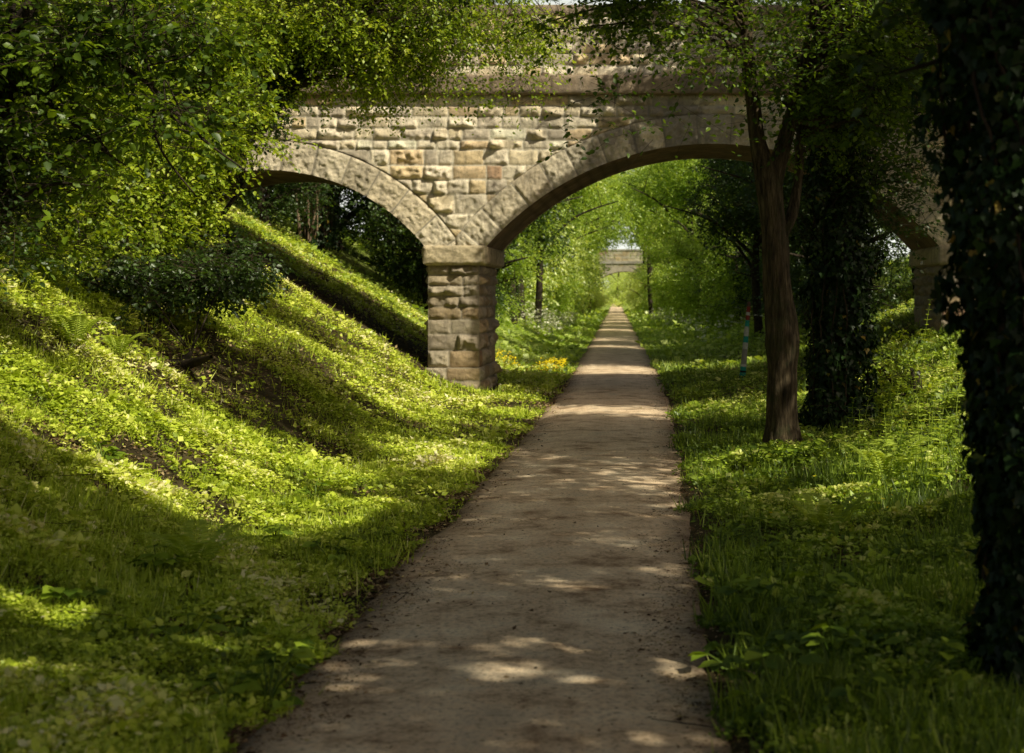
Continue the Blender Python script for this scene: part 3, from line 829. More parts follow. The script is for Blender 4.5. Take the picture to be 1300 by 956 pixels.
def ivy_on(bag, r, pts, rad, n, leaf, thick=.16, T=T_IVY, cull=None):
    p = spline(pts, 60); rd = np.interp(np.linspace(0, 1, 60), np.linspace(0, 1, len(rad)), rad)
    i = r.integers(0, 59, n); fz = r.random(n)[:, None]
    c = p[i] * (1 - fz) + p[i + 1] * fz
    th = r.random(n) * 2 * np.pi
    lump = .15 + 1.9 * np.clip(fbm(np.cos(th) * 1.6 + 5, np.sin(th) * 1.6, c[:, 2] * 2.4, 33, 3) - .22, 0, 1)
    out = np.stack([np.cos(th), np.sin(th), np.zeros(n)], 1)
    rr = rd[i] + thick * lump * r.random(n) ** .4
    pos = c + out * rr[:, None]
    if cull is not None:
        kq = ~cull(pos, r); pos, out = pos[kq], out[kq]; n = len(pos)
    d = unit(np.array([0, 0, -1.]) + .5 * r.normal(size=(n, 3)) + .3 * out)
    nr = unit(out + .45 * r.normal(size=(n, 3)) + np.array([0, 0, .25]))
    place(bag, T, pos, d, nr, leaf * r.uniform(.55, 1.3, n), np.clip(r.normal(.5, .22, n), 0, 1))
    # climbing stems
    for k in range(16):
        ex = .03 if k < 9 else thick * .45
        t0 = r.random() * 6.28; hh = np.linspace(0, 1, 40); idx = (hh * 59).astype(int)
        tt = t0 + .5 * np.sin(hh * 5 + k)
        q = p[idx] + np.stack([np.cos(tt), np.sin(tt), 0 * tt], 1) * (rd[idx] + ex)[:, None] + .012 * r.normal(size=(40, 3))
        tube(bag, q, np.full(40, .010), 5, m=1)


g_ = lambda X, Y: float(gz(X, Y))

# --- right of the path: bare-trunked tree
Y1 = 20.4
A = lambda px, py, Y=Y1: at(px, py, Y)
base = np.array([A(995, 580)[0], Y1, g_(A(995, 580)[0], Y1) - .08])
tr = [([base, A(993, 540), A(993, 470), A(993, 430), A(988, 370), A(983, 300), A(976, 235), A(972, 205)],
       [.34, .215, .19, .22, .18, .165, .17, .145]),
      ([A(974, 225), A(962, 180), A(956, 130), A(948, 60), A(940, -40), A(915, -160)], [.155, .105, .095, .085, .075, .05]),
      ([A(980, 232), A(990, 200), A(1000, 165), A(1018, 100), A(1035, 20), A(1060, -120)], [.14, .11, .10, .085, .075, .05]),
      ([A(994, 300), A(1006, 270, Y1 + .1), A(1014, 220, Y1 + .2), A(1018, 160, Y1 + .2), A(1050, 60, Y1 + .3)], [.06, .075, .06, .05, .03])]
ells = [(A(900, -70, 19), (1.2, 1.6, 1.0)), (A(1030, -20, 19.5), (1.2, 2.0, 1.1)), (A(1090, 60, 20.5), (1.0, 1.6, 1.3)), (A(830, -5, 19.5), (.6, 1.0, .45)),
        (A(1010, 100, 20), (.8, 1.1, .7)), (A(900, 80, 19.5), (.7, .8, .35)), (A(870, 150, 18.5), (.5, .6, .16)), (A(1080, 180, 21), (.8, 1.0, .9)), (A(900, 195, 18.3), (.45, .4, .10)), (A(770, 120, 18.5), (.3, .3, .25)), (A(770, -45, 19), (.9, .5, .35)), (A(745, 140, 18.5), (.42, .4, .3)), (A(805, 175, 18.5), (.4, .4, .13)), (A(830, 110, 18.5), (.4, .4, .25)), (A(900, 150, 18.4), (.5, .4, .25)), (A(720, 30, 18.8), (.5, .4, .3)), (A(640, -50, 19), (.8, .5, .3)), (A(800, 40, 19), (.4, .5, .3)), (A(860, 50, 19), (.65, .7, .42)), (A(930, 40, 18.7), (.7, .8, .5)), (A(1120, 60, 19), (.9, .9, .8)), (A(970, 50, 18.5), (.7, .8, .6)), (A(1000, -230, 19), (2.6, 2.6, 1.3))]
make_tree('woodland_tree', base, 'slender tree with bare furrowed trunk forking before the right side of the bridge', 'tree', tr, ells, 900,
          dict(nspray=7, nleaf=9, leaf=.078, T=T_LEAF, spray=.45, sig=.20, droop=.25, twig_r=.003, bias=.08, cull=high_only), 'elm', 101, 'bark', 150, hero=True)

# --- ivy-clad tree behind it
Y2 = 22.4
B = lambda px, py, Y=Y2: at(px, py, Y)
base = np.array([B(1066, 560)[0], Y2, g_(B(1066, 560)[0], Y2) - .1])
pts = [base, B(1064, 450), B(1066, 330), B(1062, 200), B(1070, 60), B(1080, -120)]
ells = [(B(1090, 150), (1.0, 1.4, 1.4)), (B(1120, 30), (1.4, 1.6, 1.5)), (B(1050, 260), (.55, .7, .7)), (B(1115, 290), (.45, .7, .5)), (B(1150, 130), (1.0, 1.2, 1.2)), (B(1040, 120), (.8, .9, .9)), (B(1140, 250), (.5, .7, .6)), (B(1120, 360), (.3, .4, .5)), (B(1040, 400), (.22, .35, .6)), (B(1110, 460), (.28, .4, .4)), (B(1035, 520), (.4, .4, .35)), (B(1085, 530), (.35, .4, .3)), (B(1060, 340), (.5, .5, .5)), (B(1090, -130), (2.2, 2.2, 1.4))]
make_tree('ivy_clad_tree', base, 'dark tree wholly wrapped in ivy standing behind the bare forked trunk', 'tree', [(pts, [.27, .23, .21, .19, .16, .1])], ells, 560,
          dict(nspray=8, nleaf=9, leaf=.07, spray=.40, sig=.24, droop=.3, bias=-.08, cull=high_only), 'dark', 102, 'dbark', 70,
          ivy=dict(pts=pts, rad=[.30, .20, .20, .20, .2, .15], n=15000, leaf=.075, thick=.42, cull=high_only))

# --- big ivy trunk in the right foreground
Y3 = 8.0
Cc_ = lambda px, py, Y=Y3: at(px, py, Y)
base = np.array([Cc_(1350, 900)[0], Y3, g_(Cc_(1350, 900)[0], Y3) - .1])
pts = [base, Cc_(1342, 700), Cc_(1325, 500), Cc_(1308, 250), Cc_(1285, 0), Cc_(1260, -300)]
ells = [(Cc_(1290, -60), (.8, .8, .7)), (Cc_(1205, 20), (.22, .4, .35)), (Cc_(1170, 40), (.20, .4, .30)), (Cc_(1190, -40), (.4, .5, .2)), (Cc_(1200, 130), (.16, .3, .2)), (Cc_(1225, 200), (.14, .3, .25)), (Cc_(1235, 420), (.12, .3, .25)), (Cc_(1265, 640), (.12, .3, .2)), (Cc_(1285, 830), (.16, .3, .2)), (Cc_(1230, -400), (2.2, 2.2, 1.2))]
make_tree('ivy_clad_tree', base, 'nearest tree, a dark column of large ivy leaves filling the right edge', 'tree', [(pts, [.27, .24, .22, .2, .18, .12])], ells, 200,
          dict(nspray=6, nleaf=7, leaf=.075, T=T_LEAF, spray=.28, sig=.14, bias=-.1, cull=high_only), 'dark', 103, 'dbark', 30,
          ivy=dict(pts=pts, rad=[.26, .24, .24, .26, .28, .24], n=17000, leaf=.062, thick=.27))

# --- leaning ivy-dark tree on the left slope whose sprays hang in front of the bridge
Y4 = 25.5
D = lambda px, py, Y=Y4: at(px, py, Y)
bx = D(190, 340)[0]; base = np.array([bx, Y4, g_(bx, Y4) - .1])
pts = [base, D(235, 265), D(290, 190), D(345, 125), D(400, 65), D(480, 0), D(590, -60)]
ells = [(D(450, 60), (.95, 1.2, .62)), (D(540, 40), (1.2, 1.3, .75)), (D(400, 90), (.5, .8, .45)), (D(620, 20), (1.3, 1.3, .6)), (D(690, 45), (.7, .8, .45)), (D(340, 60), (.9, 1.2, .7)), (D(480, 130), (.45, .5, .28)), (D(560, 100), (.7, .8, .38)),
        (D(655, 105), (.35, .4, .42)), (D(390, 20), (1.1, 1.2, .7)), (D(500, -100), (2.2, 2, 1.0))]
make_tree('hawthorn_tree', base, 'leaning hawthorn on the left slope with small bright leaves hanging before the bridge', 'tree', [(pts, [.22, .19, .16, .14, .11, .08, .04])], ells, 820,
          dict(nspray=9, nleaf=12, leaf=.070, spray=.46, sig=.16, droop=.9, twig_r=.004, cull=high_only, spread=.4), 'hawthorn', 104, 'dbark', 190,
          ivy=dict(pts=pts[:5], rad=[.25, .2, .17, .15, .13], n=6000, leaf=.06, thick=.20))

# --- left slope thicket: hawthorn shrubs down to the ground
def thicket(px, py, Y, label, ell, ncl, fo, lm, seed, name='hawthorn_shrub', h=3.5):
    X = at(px, py, Y)[0]; z = g_(X, Y)
    b = np.array([X, Y, z - .05]); r = np.random.default_rng(seed)
    trs = []
    for k in range(4):
        dx, dy = r.normal(0, .5, 2)
        trs.append(([b + [r.normal(0, .12), r.normal(0, .12), 0], b + [dx * .5, dy * .5, h * .35], b + [dx * .9, dy * .9, h * .7], b + [dx * 1.2, dy * 1.2, h]], [.08, .06, .045, .02]))
    return make_tree(name, b, label, 'shrub', trs, ell, ncl, fo, lm, seed, 'dbark', 4 if h < 1 else 60)


sf = dict(nspray=8, nleaf=9, leaf=.078, spray=.42, sig=.20, droop=.45, twig_r=.004, T=T_LEAF, spread=.4)
thicket(60, 330, 21.5, 'dense hawthorn shrub at the left edge halfway up the slope', [(at(50, 200, 21.5), (1.3, 1.3, 1.25)), (at(60, 70, 21.5), (1.5, 1.5, 1.2)), (at(70, 300, 20), (.9, .9, .55)), (at(-10, 315, 19.5), (.8, .8, .5)), (at(-40, 100, 21.5), (1.4, 1.4, 2.0))], 480, sf, 'hawthorn', 111)
thicket(170, 330, 23.5, 'hawthorn shrub with pale lit leaves left of the side arch', [(at(175, 190, 23.5), (1.25, 1.2, 1.2)), (at(190, 50, 23.5), (1.5, 1.4, 1.2)), (at(250, 110, 24), (1.0, 1.0, .9)), (at(150, 285, 22.5), (.9, .8, .6)), (at(225, 275, 24), (.5, .6, .5)), (at(290, 150, 24), (.6, .8, .6))], 520, sf, 'hawthorn', 112)
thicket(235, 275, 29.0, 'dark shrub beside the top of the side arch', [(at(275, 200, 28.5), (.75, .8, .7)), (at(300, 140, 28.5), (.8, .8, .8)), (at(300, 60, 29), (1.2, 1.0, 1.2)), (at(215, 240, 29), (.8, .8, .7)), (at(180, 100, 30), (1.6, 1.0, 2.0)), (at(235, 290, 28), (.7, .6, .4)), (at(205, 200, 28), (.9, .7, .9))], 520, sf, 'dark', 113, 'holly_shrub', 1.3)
thicket(-60, 420, 15, 'low leafy shrub rooted just outside the left edge on the slope', [(at(-30, 290, 15), (.45, .7, .5)), (at(10, 240, 15.5), (.35, .5, .35)), (at(-60, 160, 15), (.7, .9, .9))], 110, dict(sf, leaf=.06), 'dark', 114)
thicket(225, 385, 19.5, 'dark low bramble thicket in the shade under the hawthorns on the slope', [(at(180, 352, 20.5), (.8, .7, .20)), (at(250, 352, 21.5), (.7, .7, .22)), (at(300, 335, 22.5), (.5, .6, .28)), (at(200, 378, 19.5), (.4, .5, .14)), (at(120, 355, 19.5), (.6, .6, .25)), (at(60, 345, 19), (.5, .6, .2)) ], 190, dict(sf, leaf=.07, bias=-.05, sig=.14, spray=.3), 'dark', 116, 'bramble_thicket', .15)  # dark-leaved growth added to deepen the shade on the slope
thicket(1165, 560, 23.0, 'light green elder bush in the sun between the ivy-clad tree and the right pier', [(at(1140, 500, 23), (.45, .5, .40)), (at(1185, 475, 23), (.35, .5, .4)), (at(1110, 530, 22.5), (.35, .4, .3)), (at(1190, 550, 22.5), (.5, .5, .35)), (at(1155, 430, 23.3), (.12, .2, .35)), (at(1125, 460, 23.3), (.15, .2, .25))], 62, dict(sf, leaf=.085, bias=.02, sig=.16, nspray=6), 'hawthorn', 117, 'elder_bush', .5)
# broad-leaved sapling reaching over from the left
Yl = 15.0
E_ = lambda px, py, Y=Yl: at(px, py, Y)
bx = -6.6; base = np.array([bx, Yl, g_(bx, Yl) - .1])
tr = [([base, E_(-30, 150), E_(30, 20), E_(110, -60), E_(240, -90)], [.09, .08, .065, .05, .02]),
      ([E_(30, 20), E_(100, 60), E_(180, 100), E_(250, 170), E_(310, 215)], [.035, .028, .022, .015, .006]),
      ([E_(110, -60), E_(150, 20), E_(190, 90), E_(200, 180), E_(250, 250)], [.03, .022, .018, .012, .006]),
      ([E_(-20, 100), E_(60, 130), E_(130, 190), E_(160, 210)], [.03, .022, .015, .006])]
ells = [(E_(215, 150), (.5, .6, .35)), (E_(270, 205), (.35, .35, .18)), (E_(235, 235), (.25, .3, .16)), (E_(110, 60), (.7, .8, .45)), (E_(60, 170), (.5, .6, .35)), (E_(200, 30), (.6, .6, .4)), (E_(20, 60), (.7, .7, .5)), (E_(100, 220), (.3, .4, .2))]
make_tree('sycamore_sapling', base, 'broad-leaved sapling with thin dark twigs reaching in from the upper left', 'tree', tr, ells, 130,
          dict(nspray=5, nleaf=7, leaf=.10, T=T_LEAF, spray=.45, sig=.16, droop=.3, bias=.1, cull=high_only), 'elm', 115, 'dbark', 70)

# --- unseen tall trees added outside the frame, canopy shaped to shade path and slope
cf = dict(nspray=9, nleaf=10, leaf=.16, spray=.6, sig=.45, droop=.2, cull=sun_gap, tw=.15, twig_r=.006)
OUT = [(6.5, 1.5, 11.0), (8.0, 9.0, 12.0), (9.0, 17.0, 12.0), (9.5, 25.5, 12.0), (3.5, -6.5, 11.0), (-5.0, -4.0, 10.0), (12.5, 30.5, 13.0), (10.5, 3.5, 12.5), (-8.0, 7.0, 11.5), (-9.5, 14.0, 12.0), (-13.0, 22.0, 13.0), (8.2, 29.3, 12.0)]
OL = ['tall tree outside the frame right of the nearest ivy column', 'tall tree outside the frame level with the nearest ivy column', 'tall tree outside the frame right of the bare forked trunk', 'tall tree outside the frame on the bank short of the bridge',
      'tall tree behind the viewpoint right of the path', 'tall tree behind the viewpoint on the left slope', 'tall tree on the top of the right bank by the bridge', 'tall tree high on the right bank near the viewpoint', 'tall tree outside the frame low on the left slope', 'tall tree outside the frame on the left slope level with the sapling', 'tall tree on the top of the left bank', 'tall tree outside the frame close to the right pier of the bridge']
for k, (x, y, h) in enumerate(OUT):
    b = np.array([x, y, g_(x, y) - .1]); r = np.random.default_rng(200 + k)
    top = b + np.array([-2.2 if x > 0 else 2.6, 0, h - 1.5])
    trs = [([b, b + [-.2, 0, 3], b + [-.8, .1, 6], top], [.32, .26, .2, .1])]
    for j in range(5):
        th = j * 1.26 + r.uniform(0, .6)
        trs.append(([b + [-.5, 0, 5 + .5 * j], b + [-1 + 1.4 * math.cos(th), 1.4 * math.sin(th), 7.2 + .3 * j], b + [-1.5 + 3.4 * math.cos(th), 3.4 * math.sin(th), 8.6 + .3 * j]], [.13, .09, .03]))
    lo = 8.4 if y > 22 else 7.6
    ells = [(b + np.array([-3.5 if x > 0 else 5.6, 0, lo - b[2] + 1.6]), (5.2, 4.8, 1.5)), (b + np.array([-1.5 if x > 0 else 4.5, 0, lo - b[2] + 3.4]), (5.0, 4.8, 1.9))]
    make_tree('tall_tree', b, OL[k], 'tree', trs, ells, 720, cf, 'elm', 210 + k, 'dbark', 60, shell=.45, group='tall trees shading the path from outside the frame')  # added out of view to cast shade, leaves cut around the sun patches

# --- trees beyond the bridge
def proto_tree(seed, h, spread, lm, nclump, leaf, label, low=.12, name='woodland_tree'):
    r = np.random.default_rng(seed)
    b = np.zeros(3)
    trs = [([b, b + [r.normal(0, .2), r.normal(0, .2), h * .35], b + [r.normal(0, .4), r.normal(0, .4), h * .85]], [.20, .15, .05])]
    for j in range(5):
        th = j * 1.26 + r.uniform(0, .6)
        trs.append(([b + [0, 0, h * (.25 + .08 * j)], b + [.4 * spread * math.cos(th), .4 * spread * math.sin(th), h * (.42 + .08 * j)], b + [.9 * spread * math.cos(th), .9 * spread * math.sin(th), h * (.5 + .08 * j)]], [.09, .06, .02]))
    ells = []
    for j in range(9):
        th = r.uniform(0, 6.28); q = r.uniform(.15, .75)
        zz = r.uniform(low + .12, .9); w = 1 - .5 * abs(zz - .55)
        ells.append((np.array([q * spread * math.cos(th) * w, q * spread * math.sin(th) * w, h * zz]), (spread * r.uniform(.35, .6), spread * r.uniform(.35, .6), h * r.uniform(.10, .18))))
    return make_tree(name, b, label, 'tree', trs, ells, nclump, dict(nspray=8, nleaf=8, leaf=leaf, spray=.55, sig=.28, droop=.3, tw=.2, twig_r=.006), lm, seed, 'dbark', 40)


GT = 'trees lining the path beyond the bridge'
protoA = proto_tree(301, 8.5, 3.3, 'far', 330, .13, 'x')
protoB = proto_tree(302, 9.5, 3.0, 'dark', 330, .12, 'x')
protoC = proto_tree(303, 6.5, 2.8, 'far', 260, .13, 'x', low=.0)
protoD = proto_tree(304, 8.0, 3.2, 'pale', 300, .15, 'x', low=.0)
protoE = proto_tree(305, 3.2, 2.0, 'far', 150, .11, 'x', low=.0, name='hedgerow_shrub')
protoE['category'] = 'shrub'
protoF = proto_tree(306, 3.0, 1.9, 'dark', 150, .10, 'x', low=.0, name='hedgerow_shrub')
protoF['category'] = 'shrub'
protoG = proto_tree(307, 11.0, 4.6, 'far', 460, .15, 'x', low=.38, name='arching_tree')
used = set()
rl = np.random.default_rng(55)


def put(proto, X, Y, s, label, group, rz=None, sz=None):
    rz = rl.uniform(0, 6.28) if rz is None else rz
    z = g_(X, Y) - .08
    sc = (s, s, s * (sz or 1))
    if proto.name not in used:
        used.add(proto.name); proto.location = (X, Y, z); proto.rotation_euler = (0, 0, rz); proto.scale = sc
        proto['label'] = label; proto['group'] = group; return proto
    return dup(proto, (X, Y, z), rz, sc, label, group)


lt = {'L': 'leafy tree in the row left of the path beyond the bridge', 'R': 'leafy tree in the row right of the path beyond the bridge'}
# left row (lit side), its crowns arching over the path
for (u, Y, p, s, sz) in [(-4.7, 45.5, 'B', .95, 1.1), (-5.8, 51, 'B', 1.1, 1.2), (-5.2, 58, 'B', 1.1, 1.15), (-6.0, 66, 'A', 1.2, 1.2), (-4.6, 76, 'B', 1.15, 1.15), (-5.2, 87, 'D', 1.25, 1.2), (-4.6, 100, 'A', 1.2, 1.3), (-5.2, 114, 'D', 1.3, 1.4), (-4.8, 130, 'D', 1.3, 1.4),
                     (-4.9, 147, 'D', 1.3, 1.4), (-5.2, 166, 'D', 1.35, 1.4), (-5.5, 188, 'D', 1.3, 1.5), (-10, 72, 'B', 1.3, 1.4), (-10, 95, 'A', 1.4, 1.5), (-11, 120, 'D', 1.5, 1.6), (-11, 160, 'D', 1.6, 1.7)]:
    put(globals()['proto' + p], float(pc(Y)) + u, Y, s, lt['L'], GT + ', left row', sz=sz)
for (u, Y, p, s, sz) in [(6.6, 43, 'B', 1.0, 1.1), (6.0, 49, 'B', 1.1, 1.1), (5.6, 56, 'B', 1.1, 1.15), (6.8, 64, 'B', 1.2, 1.1), (6.0, 74, 'B', 1.1, 1.1), (6.8, 86, 'B', 1.1, 1.1), (6.6, 100, 'C', 1.3, 1.2), (6.4, 115, 'A', 1.1, 1.2), (6.2, 132, 'D', 1.1, 1.2), (6.0, 150, 'D', 1.2, 1.3), (6.0, 170, 'D', 1.2, 1.4), (6.0, 192, 'D', 1.2, 1.6),
                     (12, 78, 'B', 1.4, 1.3), (12, 98, 'A', 1.5, 1.4), (12, 125, 'D', 1.5, 1.6), (12, 165, 'D', 1.6, 1.7)]:
    put(globals()['proto' + p], float(pc(Y)) + u, Y, s, lt['R'], GT + ', right row', sz=sz)
protoH = proto_tree(308, 11.0, 4.6, 'dark', 460, .13, 'x', low=.38, name='arching_tree')
for (u, Y, s, sz) in [(6.2, 47, .9, .85), (-4.6, 57, .85, .9), (5.0, 55, .85, .85), (6.5, 63, 1.0, .95), (-4.4, 68, .95, .95), (-4.0, 80, 1.0, 1.0), (7.5, 78, 1.0, 1.0), (-4.0, 92, 1.0, 1.05), (-3.9, 106, 1.05, 1.1), (-3.9, 122, 1.1, 1.1), (6.5, 112, 1.1, 1.1), (-3.9, 140, 1.1, 1.15), (5.5, 140, 1.1, 1.15), (-4.5, 160, 1.2, 1.2), (4.8, 165, 1.2, 1.2), (-4.5, 182, 1.2, 1.3), (4.8, 184, 1.2, 1.3), (4.4, 98, 1.0, 1.15), (4.6, 125, 1.0, 1.2), (-3.2, 150, 1.2, 1.2), (3.4, 154, 1.2, 1.3), (-3.0, 172, 1.2, 1.3), (3.4, 192, 1.2, 1.4), (-3.0, 195, 1.2, 1.4)]:
    put(protoH if Y < 79 and u > 0 or Y < 60 else protoG, float(pc(Y)) + u, Y, s, 'tall tree with high crown arching over the path beyond the bridge', 'trees arching over the path beyond the bridge', sz=sz)
for i, Y in enumerate([48, 52, 56, 60, 65, 70, 75, 81, 87, 94, 101, 109, 117, 126, 136, 147, 160, 175, 190]):
    put([protoE, protoF][i % 3 != 1 and Y < 90], float(pc(Y)) - 5.0 - rl.uniform(0, .7), Y, rl.uniform(.8, 1.15), 'low shrub at the foot of the left row of trees beyond the bridge', 'shrubs under the left row of trees', sz=rl.uniform(.9, 1.4))
for i, Y in enumerate([42, 46, 50, 54, 59, 64, 69, 75, 81, 88, 95, 103, 112, 122, 133, 145, 158, 172, 188]):
    put(protoF if Y < 72 or i % 2 == 0 and Y < 100 else protoE, float(pc(Y)) + 6.0 + rl.uniform(0, .8), Y, rl.uniform(.8, 1.2), 'low shrub at the foot of the right row of trees beyond the bridge', 'shrubs under the right row of trees', sz=rl.uniform(.9, 1.3))
for i, Y in enumerate([88, 97, 108, 120, 133, 146, 158, 170, 182, 195]):
    put(protoC, float(pc(Y)) - 4.3 - rl.uniform(0, .6), Y, rl.uniform(.75, 1.05), 'bushy tree branching from the ground left of the path towards the far bridge', 'bushy trees left of the path towards the far bridge', sz=rl.uniform(1.0, 1.3))
for i, Y in enumerate([70, 84, 96, 108, 121, 134, 148, 162, 176, 190]):
    put(protoC, float(pc(Y)) + 5.2 + rl.uniform(-.3, .7) - (.9 if Y > 150 else 0), Y, rl.uniform(.75, 1.05), 'bushy tree branching from the ground right of the path towards the far bridge', 'bushy trees right of the path towards the far bridge', sz=rl.uniform(1.0, 1.3))
for (u, Y, s_) in [(-3.4, 200, .95), (3.6, 199, .95), (-3.1, 192, .7), (3.3, 186, .75), (-3.8, 216, 1.0), (3.8, 218, 1.0), (-4.5, 235, 1.3), (4.5, 240, 1.3), (0.5, 300, 1.2), (-3, 330, 1.4), (4, 320, 1.4)]:
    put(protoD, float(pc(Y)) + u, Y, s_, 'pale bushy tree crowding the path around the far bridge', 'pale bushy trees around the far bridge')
# woodland behind the left bank, seen through the side arch
for (x, y, p, s) in [(-10.5, 50, 'B', 1.0), (-13.5, 47, 'B', 1.1), (-11.6, 56, 'B', 1.0), (-15.5, 54, 'B', 1.2), (-9.2, 60, 'B', .95), (-18, 48, 'B', 1.2), (-14, 63, 'B', 1.2), (-20, 58, 'B', 1.3), (-8.2, 51.5, 'F', .8), (-11.2, 50.0, 'F', .8), (-14.5, 48.5, 'F', .8), (-8.6, 53, 'F', 1.0), (-12.2, 51.5, 'B', 1.1), (-16.5, 60, 'B', 1.4), (-12.5, 70, 'B', 1.4), (-17, 74, 'B', 1.5), (-22, 68, 'B', 1.5), (-10, 66, 'B', 1.2), (-15.5, 48.5, 'F', 1.0), (-12.9, 48.5, 'F', 1.1), (-10.2, 51, 'F', 1.1), (-25, 60, 'B', 1.5), (-14.0, 51, 'F', 1.3), (-10.7, 43.6, 'F', .85), (-12.2, 45.2, 'F', 1.0), (-14.6, 57, 'B', 1.3), (-16.8, 52, 'F', 1.4), (-19, 54, 'B', 1.3)]:
    if p == 'F': put(protoF, x, y, s, 'dark undergrowth shrub at the wood edge seen through the side arch', 'shrubs at the wood edge behind the side arch')
    else: put(protoB, x, y, s, 'dark tree of the wood seen through the side arch', 'trees of the wood behind the side arch')
# right bank wood behind the bridge
for (x, y, s) in [(11, 42, 1.0), (13, 50, 1.1), (10.5, 57, 1.1), (12, 68, 1.1), (14, 60, 1.2), (17, 45, 1.2), (9, 44, .9), (9.6, 51, 1.0), (8.0, 47.5, .8), (11, 47, 1.2), (13, 44, 1.2), (15, 54, 1.3), (19, 62, 1.5), (13, 76, 1.4)]:
    put(protoB, x, y, s, 'dark tree of the wood on the right bank beyond the bridge', 'trees of the right bank wood')
# distant trees past the far bridge
for (u, Y, s) in [(-14, 240, 1.6), (-7, 290, 1.5), (8, 250, 1.5), (15, 236, 1.7), (10, 300, 1.7), (-16, 330, 2.0), (18, 350, 2.2), (1, 430, 2.2), (-9, 410, 2.3), (-22, 215, 1.5), (22, 214, 1.5), (13, 400, 2.3)]:
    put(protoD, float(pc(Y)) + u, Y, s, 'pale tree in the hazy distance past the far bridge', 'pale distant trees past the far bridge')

# brown climbing stems on an ivy-clad trunk under the side arch
for k, (px, py0, py1, Y) in enumerate(((392, 300, 215, 46), (405, 308, 215, 47), (565, 335, 250, 47))):
    X = at(px, 0, Y)[0]; z = g_(X, Y)
    lab = ['bundle of brown vine stems on the slope through the side arch', 'second paler bundle of vine stems on the slope beside the first', 'dark vine-wrapped trunk near the pier seen through the side arch'][k]
    root = thing('vine_clad_trunk', (X, Y, z), lab, 'tree')
    vb = Bag(); r = np.random.default_rng(60 + k)
    for j in range(13):
        x0, y0 = r.normal(0, .16), r.normal(0, .14); ph = r.uniform(0, 6)
        hh = np.linspace(0, 1, 16); tall = 5.5
        q = np.stack([x0 + .12 * np.sin(hh * 5 + ph) + hh * r.normal(0, .35), y0 + .1 * np.cos(hh * 4 + ph), -.1 + hh * tall], 1)
        tube(vb, q, np.linspace(r.uniform(.025, .06), .012, 16), 6)
    vb.build('stems', M['vine'], root, smooth=True)
    lb = Bag(); ivy_on(lb, r, pts=[np.array([.1, .25, z0]) for z0 in (0, 2, 4, 6)], rad=[.2, .2, .2, .2], n=2500, leaf=.10, thick=.4)
    lb.build('ivy', [M['ivy'], M['twig']], root)

# ------------------------------------------------------------------ leaning striped post
pb = at(942, 489, 36.3); pb[2] = g_(pb[0], 36.3)
tp = at(951, 384, 36.3)
post = thing('marker_post', pb, 'thin leaning wooden post painted in bands on the verge under the main arch', 'post')
ax = tp - pb; Lp = np.linalg.norm(ax)
post_cols = {'wood': (.16, .10, .08), 'white': (.72, .72, .68), 'teal': (.04, .42, .34), 'black': (.02, .025, .025), 'red': (.34, .06, .05), 'grey': (.42, .40, .36)}
pm = {k: surf_mat('post_' + k, [(.3, tuple(c * .7 for c in v)), (.7, v)], 14, .3, 30) for k, v in post_cols.items()}
seq = [(0, .03, 'black'), (.03, .06, 'teal'), (.06, .085, 'black'), (.085, .125, 'teal'), (.125, .15, 'black'), (.15, .20, 'teal'), (.20, .23, 'white'), (.23, .42, 'grey'), (.42, .50, 'white'), (.50, .58, 'teal'), (.58, .70, 'white'), (.70, .78, 'teal'), (.78, .84, 'red'), (.84, .88, 'white'), (.88, .95, 'red'), (.95, 1.0, 'wood')]
for a0, a1, c in seq:
    bb = Bag(); q0, q1 = ax * a0, ax * a1
    r0, r1 = .076 - .034 * a0, .076 - .034 * a1
    tube(bb, [q0, q0 + (q1 - q0) * .5, q1 - ax / Lp * .002], [r0, (r0 + r1) / 2, r1], 12, rough=.08)
    if a1 == 1.0: tube(bb, [q1 - ax / Lp * .002, q1 + ax / Lp * .02, q1 + ax / Lp * .03], [r1, r1 * .5, .001], 12)
    o = bb.build('band' if c != 'wood' else 'tip', pm[c], post, smooth=True)

# rubble beside the crossing strip
for k in range(9):
    r = np.random.default_rng(500 + k)
    X = at(945 + r.uniform(-25, 32), 0, 29.6)[0]; Y = 29.4 + r.uniform(-.5, .5)
    th = np.linspace(0, 2 * np.pi, 15)[:-1]; ph = np.linspace(-1.4, 1.4, 8)
    TH, PH = np.meshgrid(np.append(th, th[0]), ph)
    sz = r.uniform(.07, .15)
    nn = .75 + .5 * vn(np.cos(TH) * np.cos(PH) * 1.6 + k, np.sin(TH) * np.cos(PH) * 1.6, np.sin(PH) * 1.6, k)
    V, f = grid_mesh(sz * 1.3 * nn * np.cos(TH) * np.cos(PH), sz * nn * np.sin(TH) * np.cos(PH), sz * .6 * nn * np.sin(PH))
    o = build('rubble_stone', V, [f], surf_mat('rubble', [(.3, (.14, .11, .09)), (.7, (.34, .29, .24))], 9, .6, 25) if k == 0 else bpy.data.materials['rubble'], smooth=False)
    o.location = (X, Y, g_(X, Y) + sz * .25)
    tag(o, 'rough grey-brown stone lying in the grass right of the path short of the bridge', 'stone', 'rubble stones beside the path')

# ------------------------------------------------------------------ ground cover
BARE = [  # eroded earth on the slope
    [(140, 405), (200, 420), (290, 480), (400, 555), (470, 590), (390, 570), (300, 530), (210, 480)],
    [(230, 400), (290, 440), (390, 520), (420, 560), (350, 520), (260, 455)],
    [(255, 300), (300, 330), (290, 345), (250, 320)]]


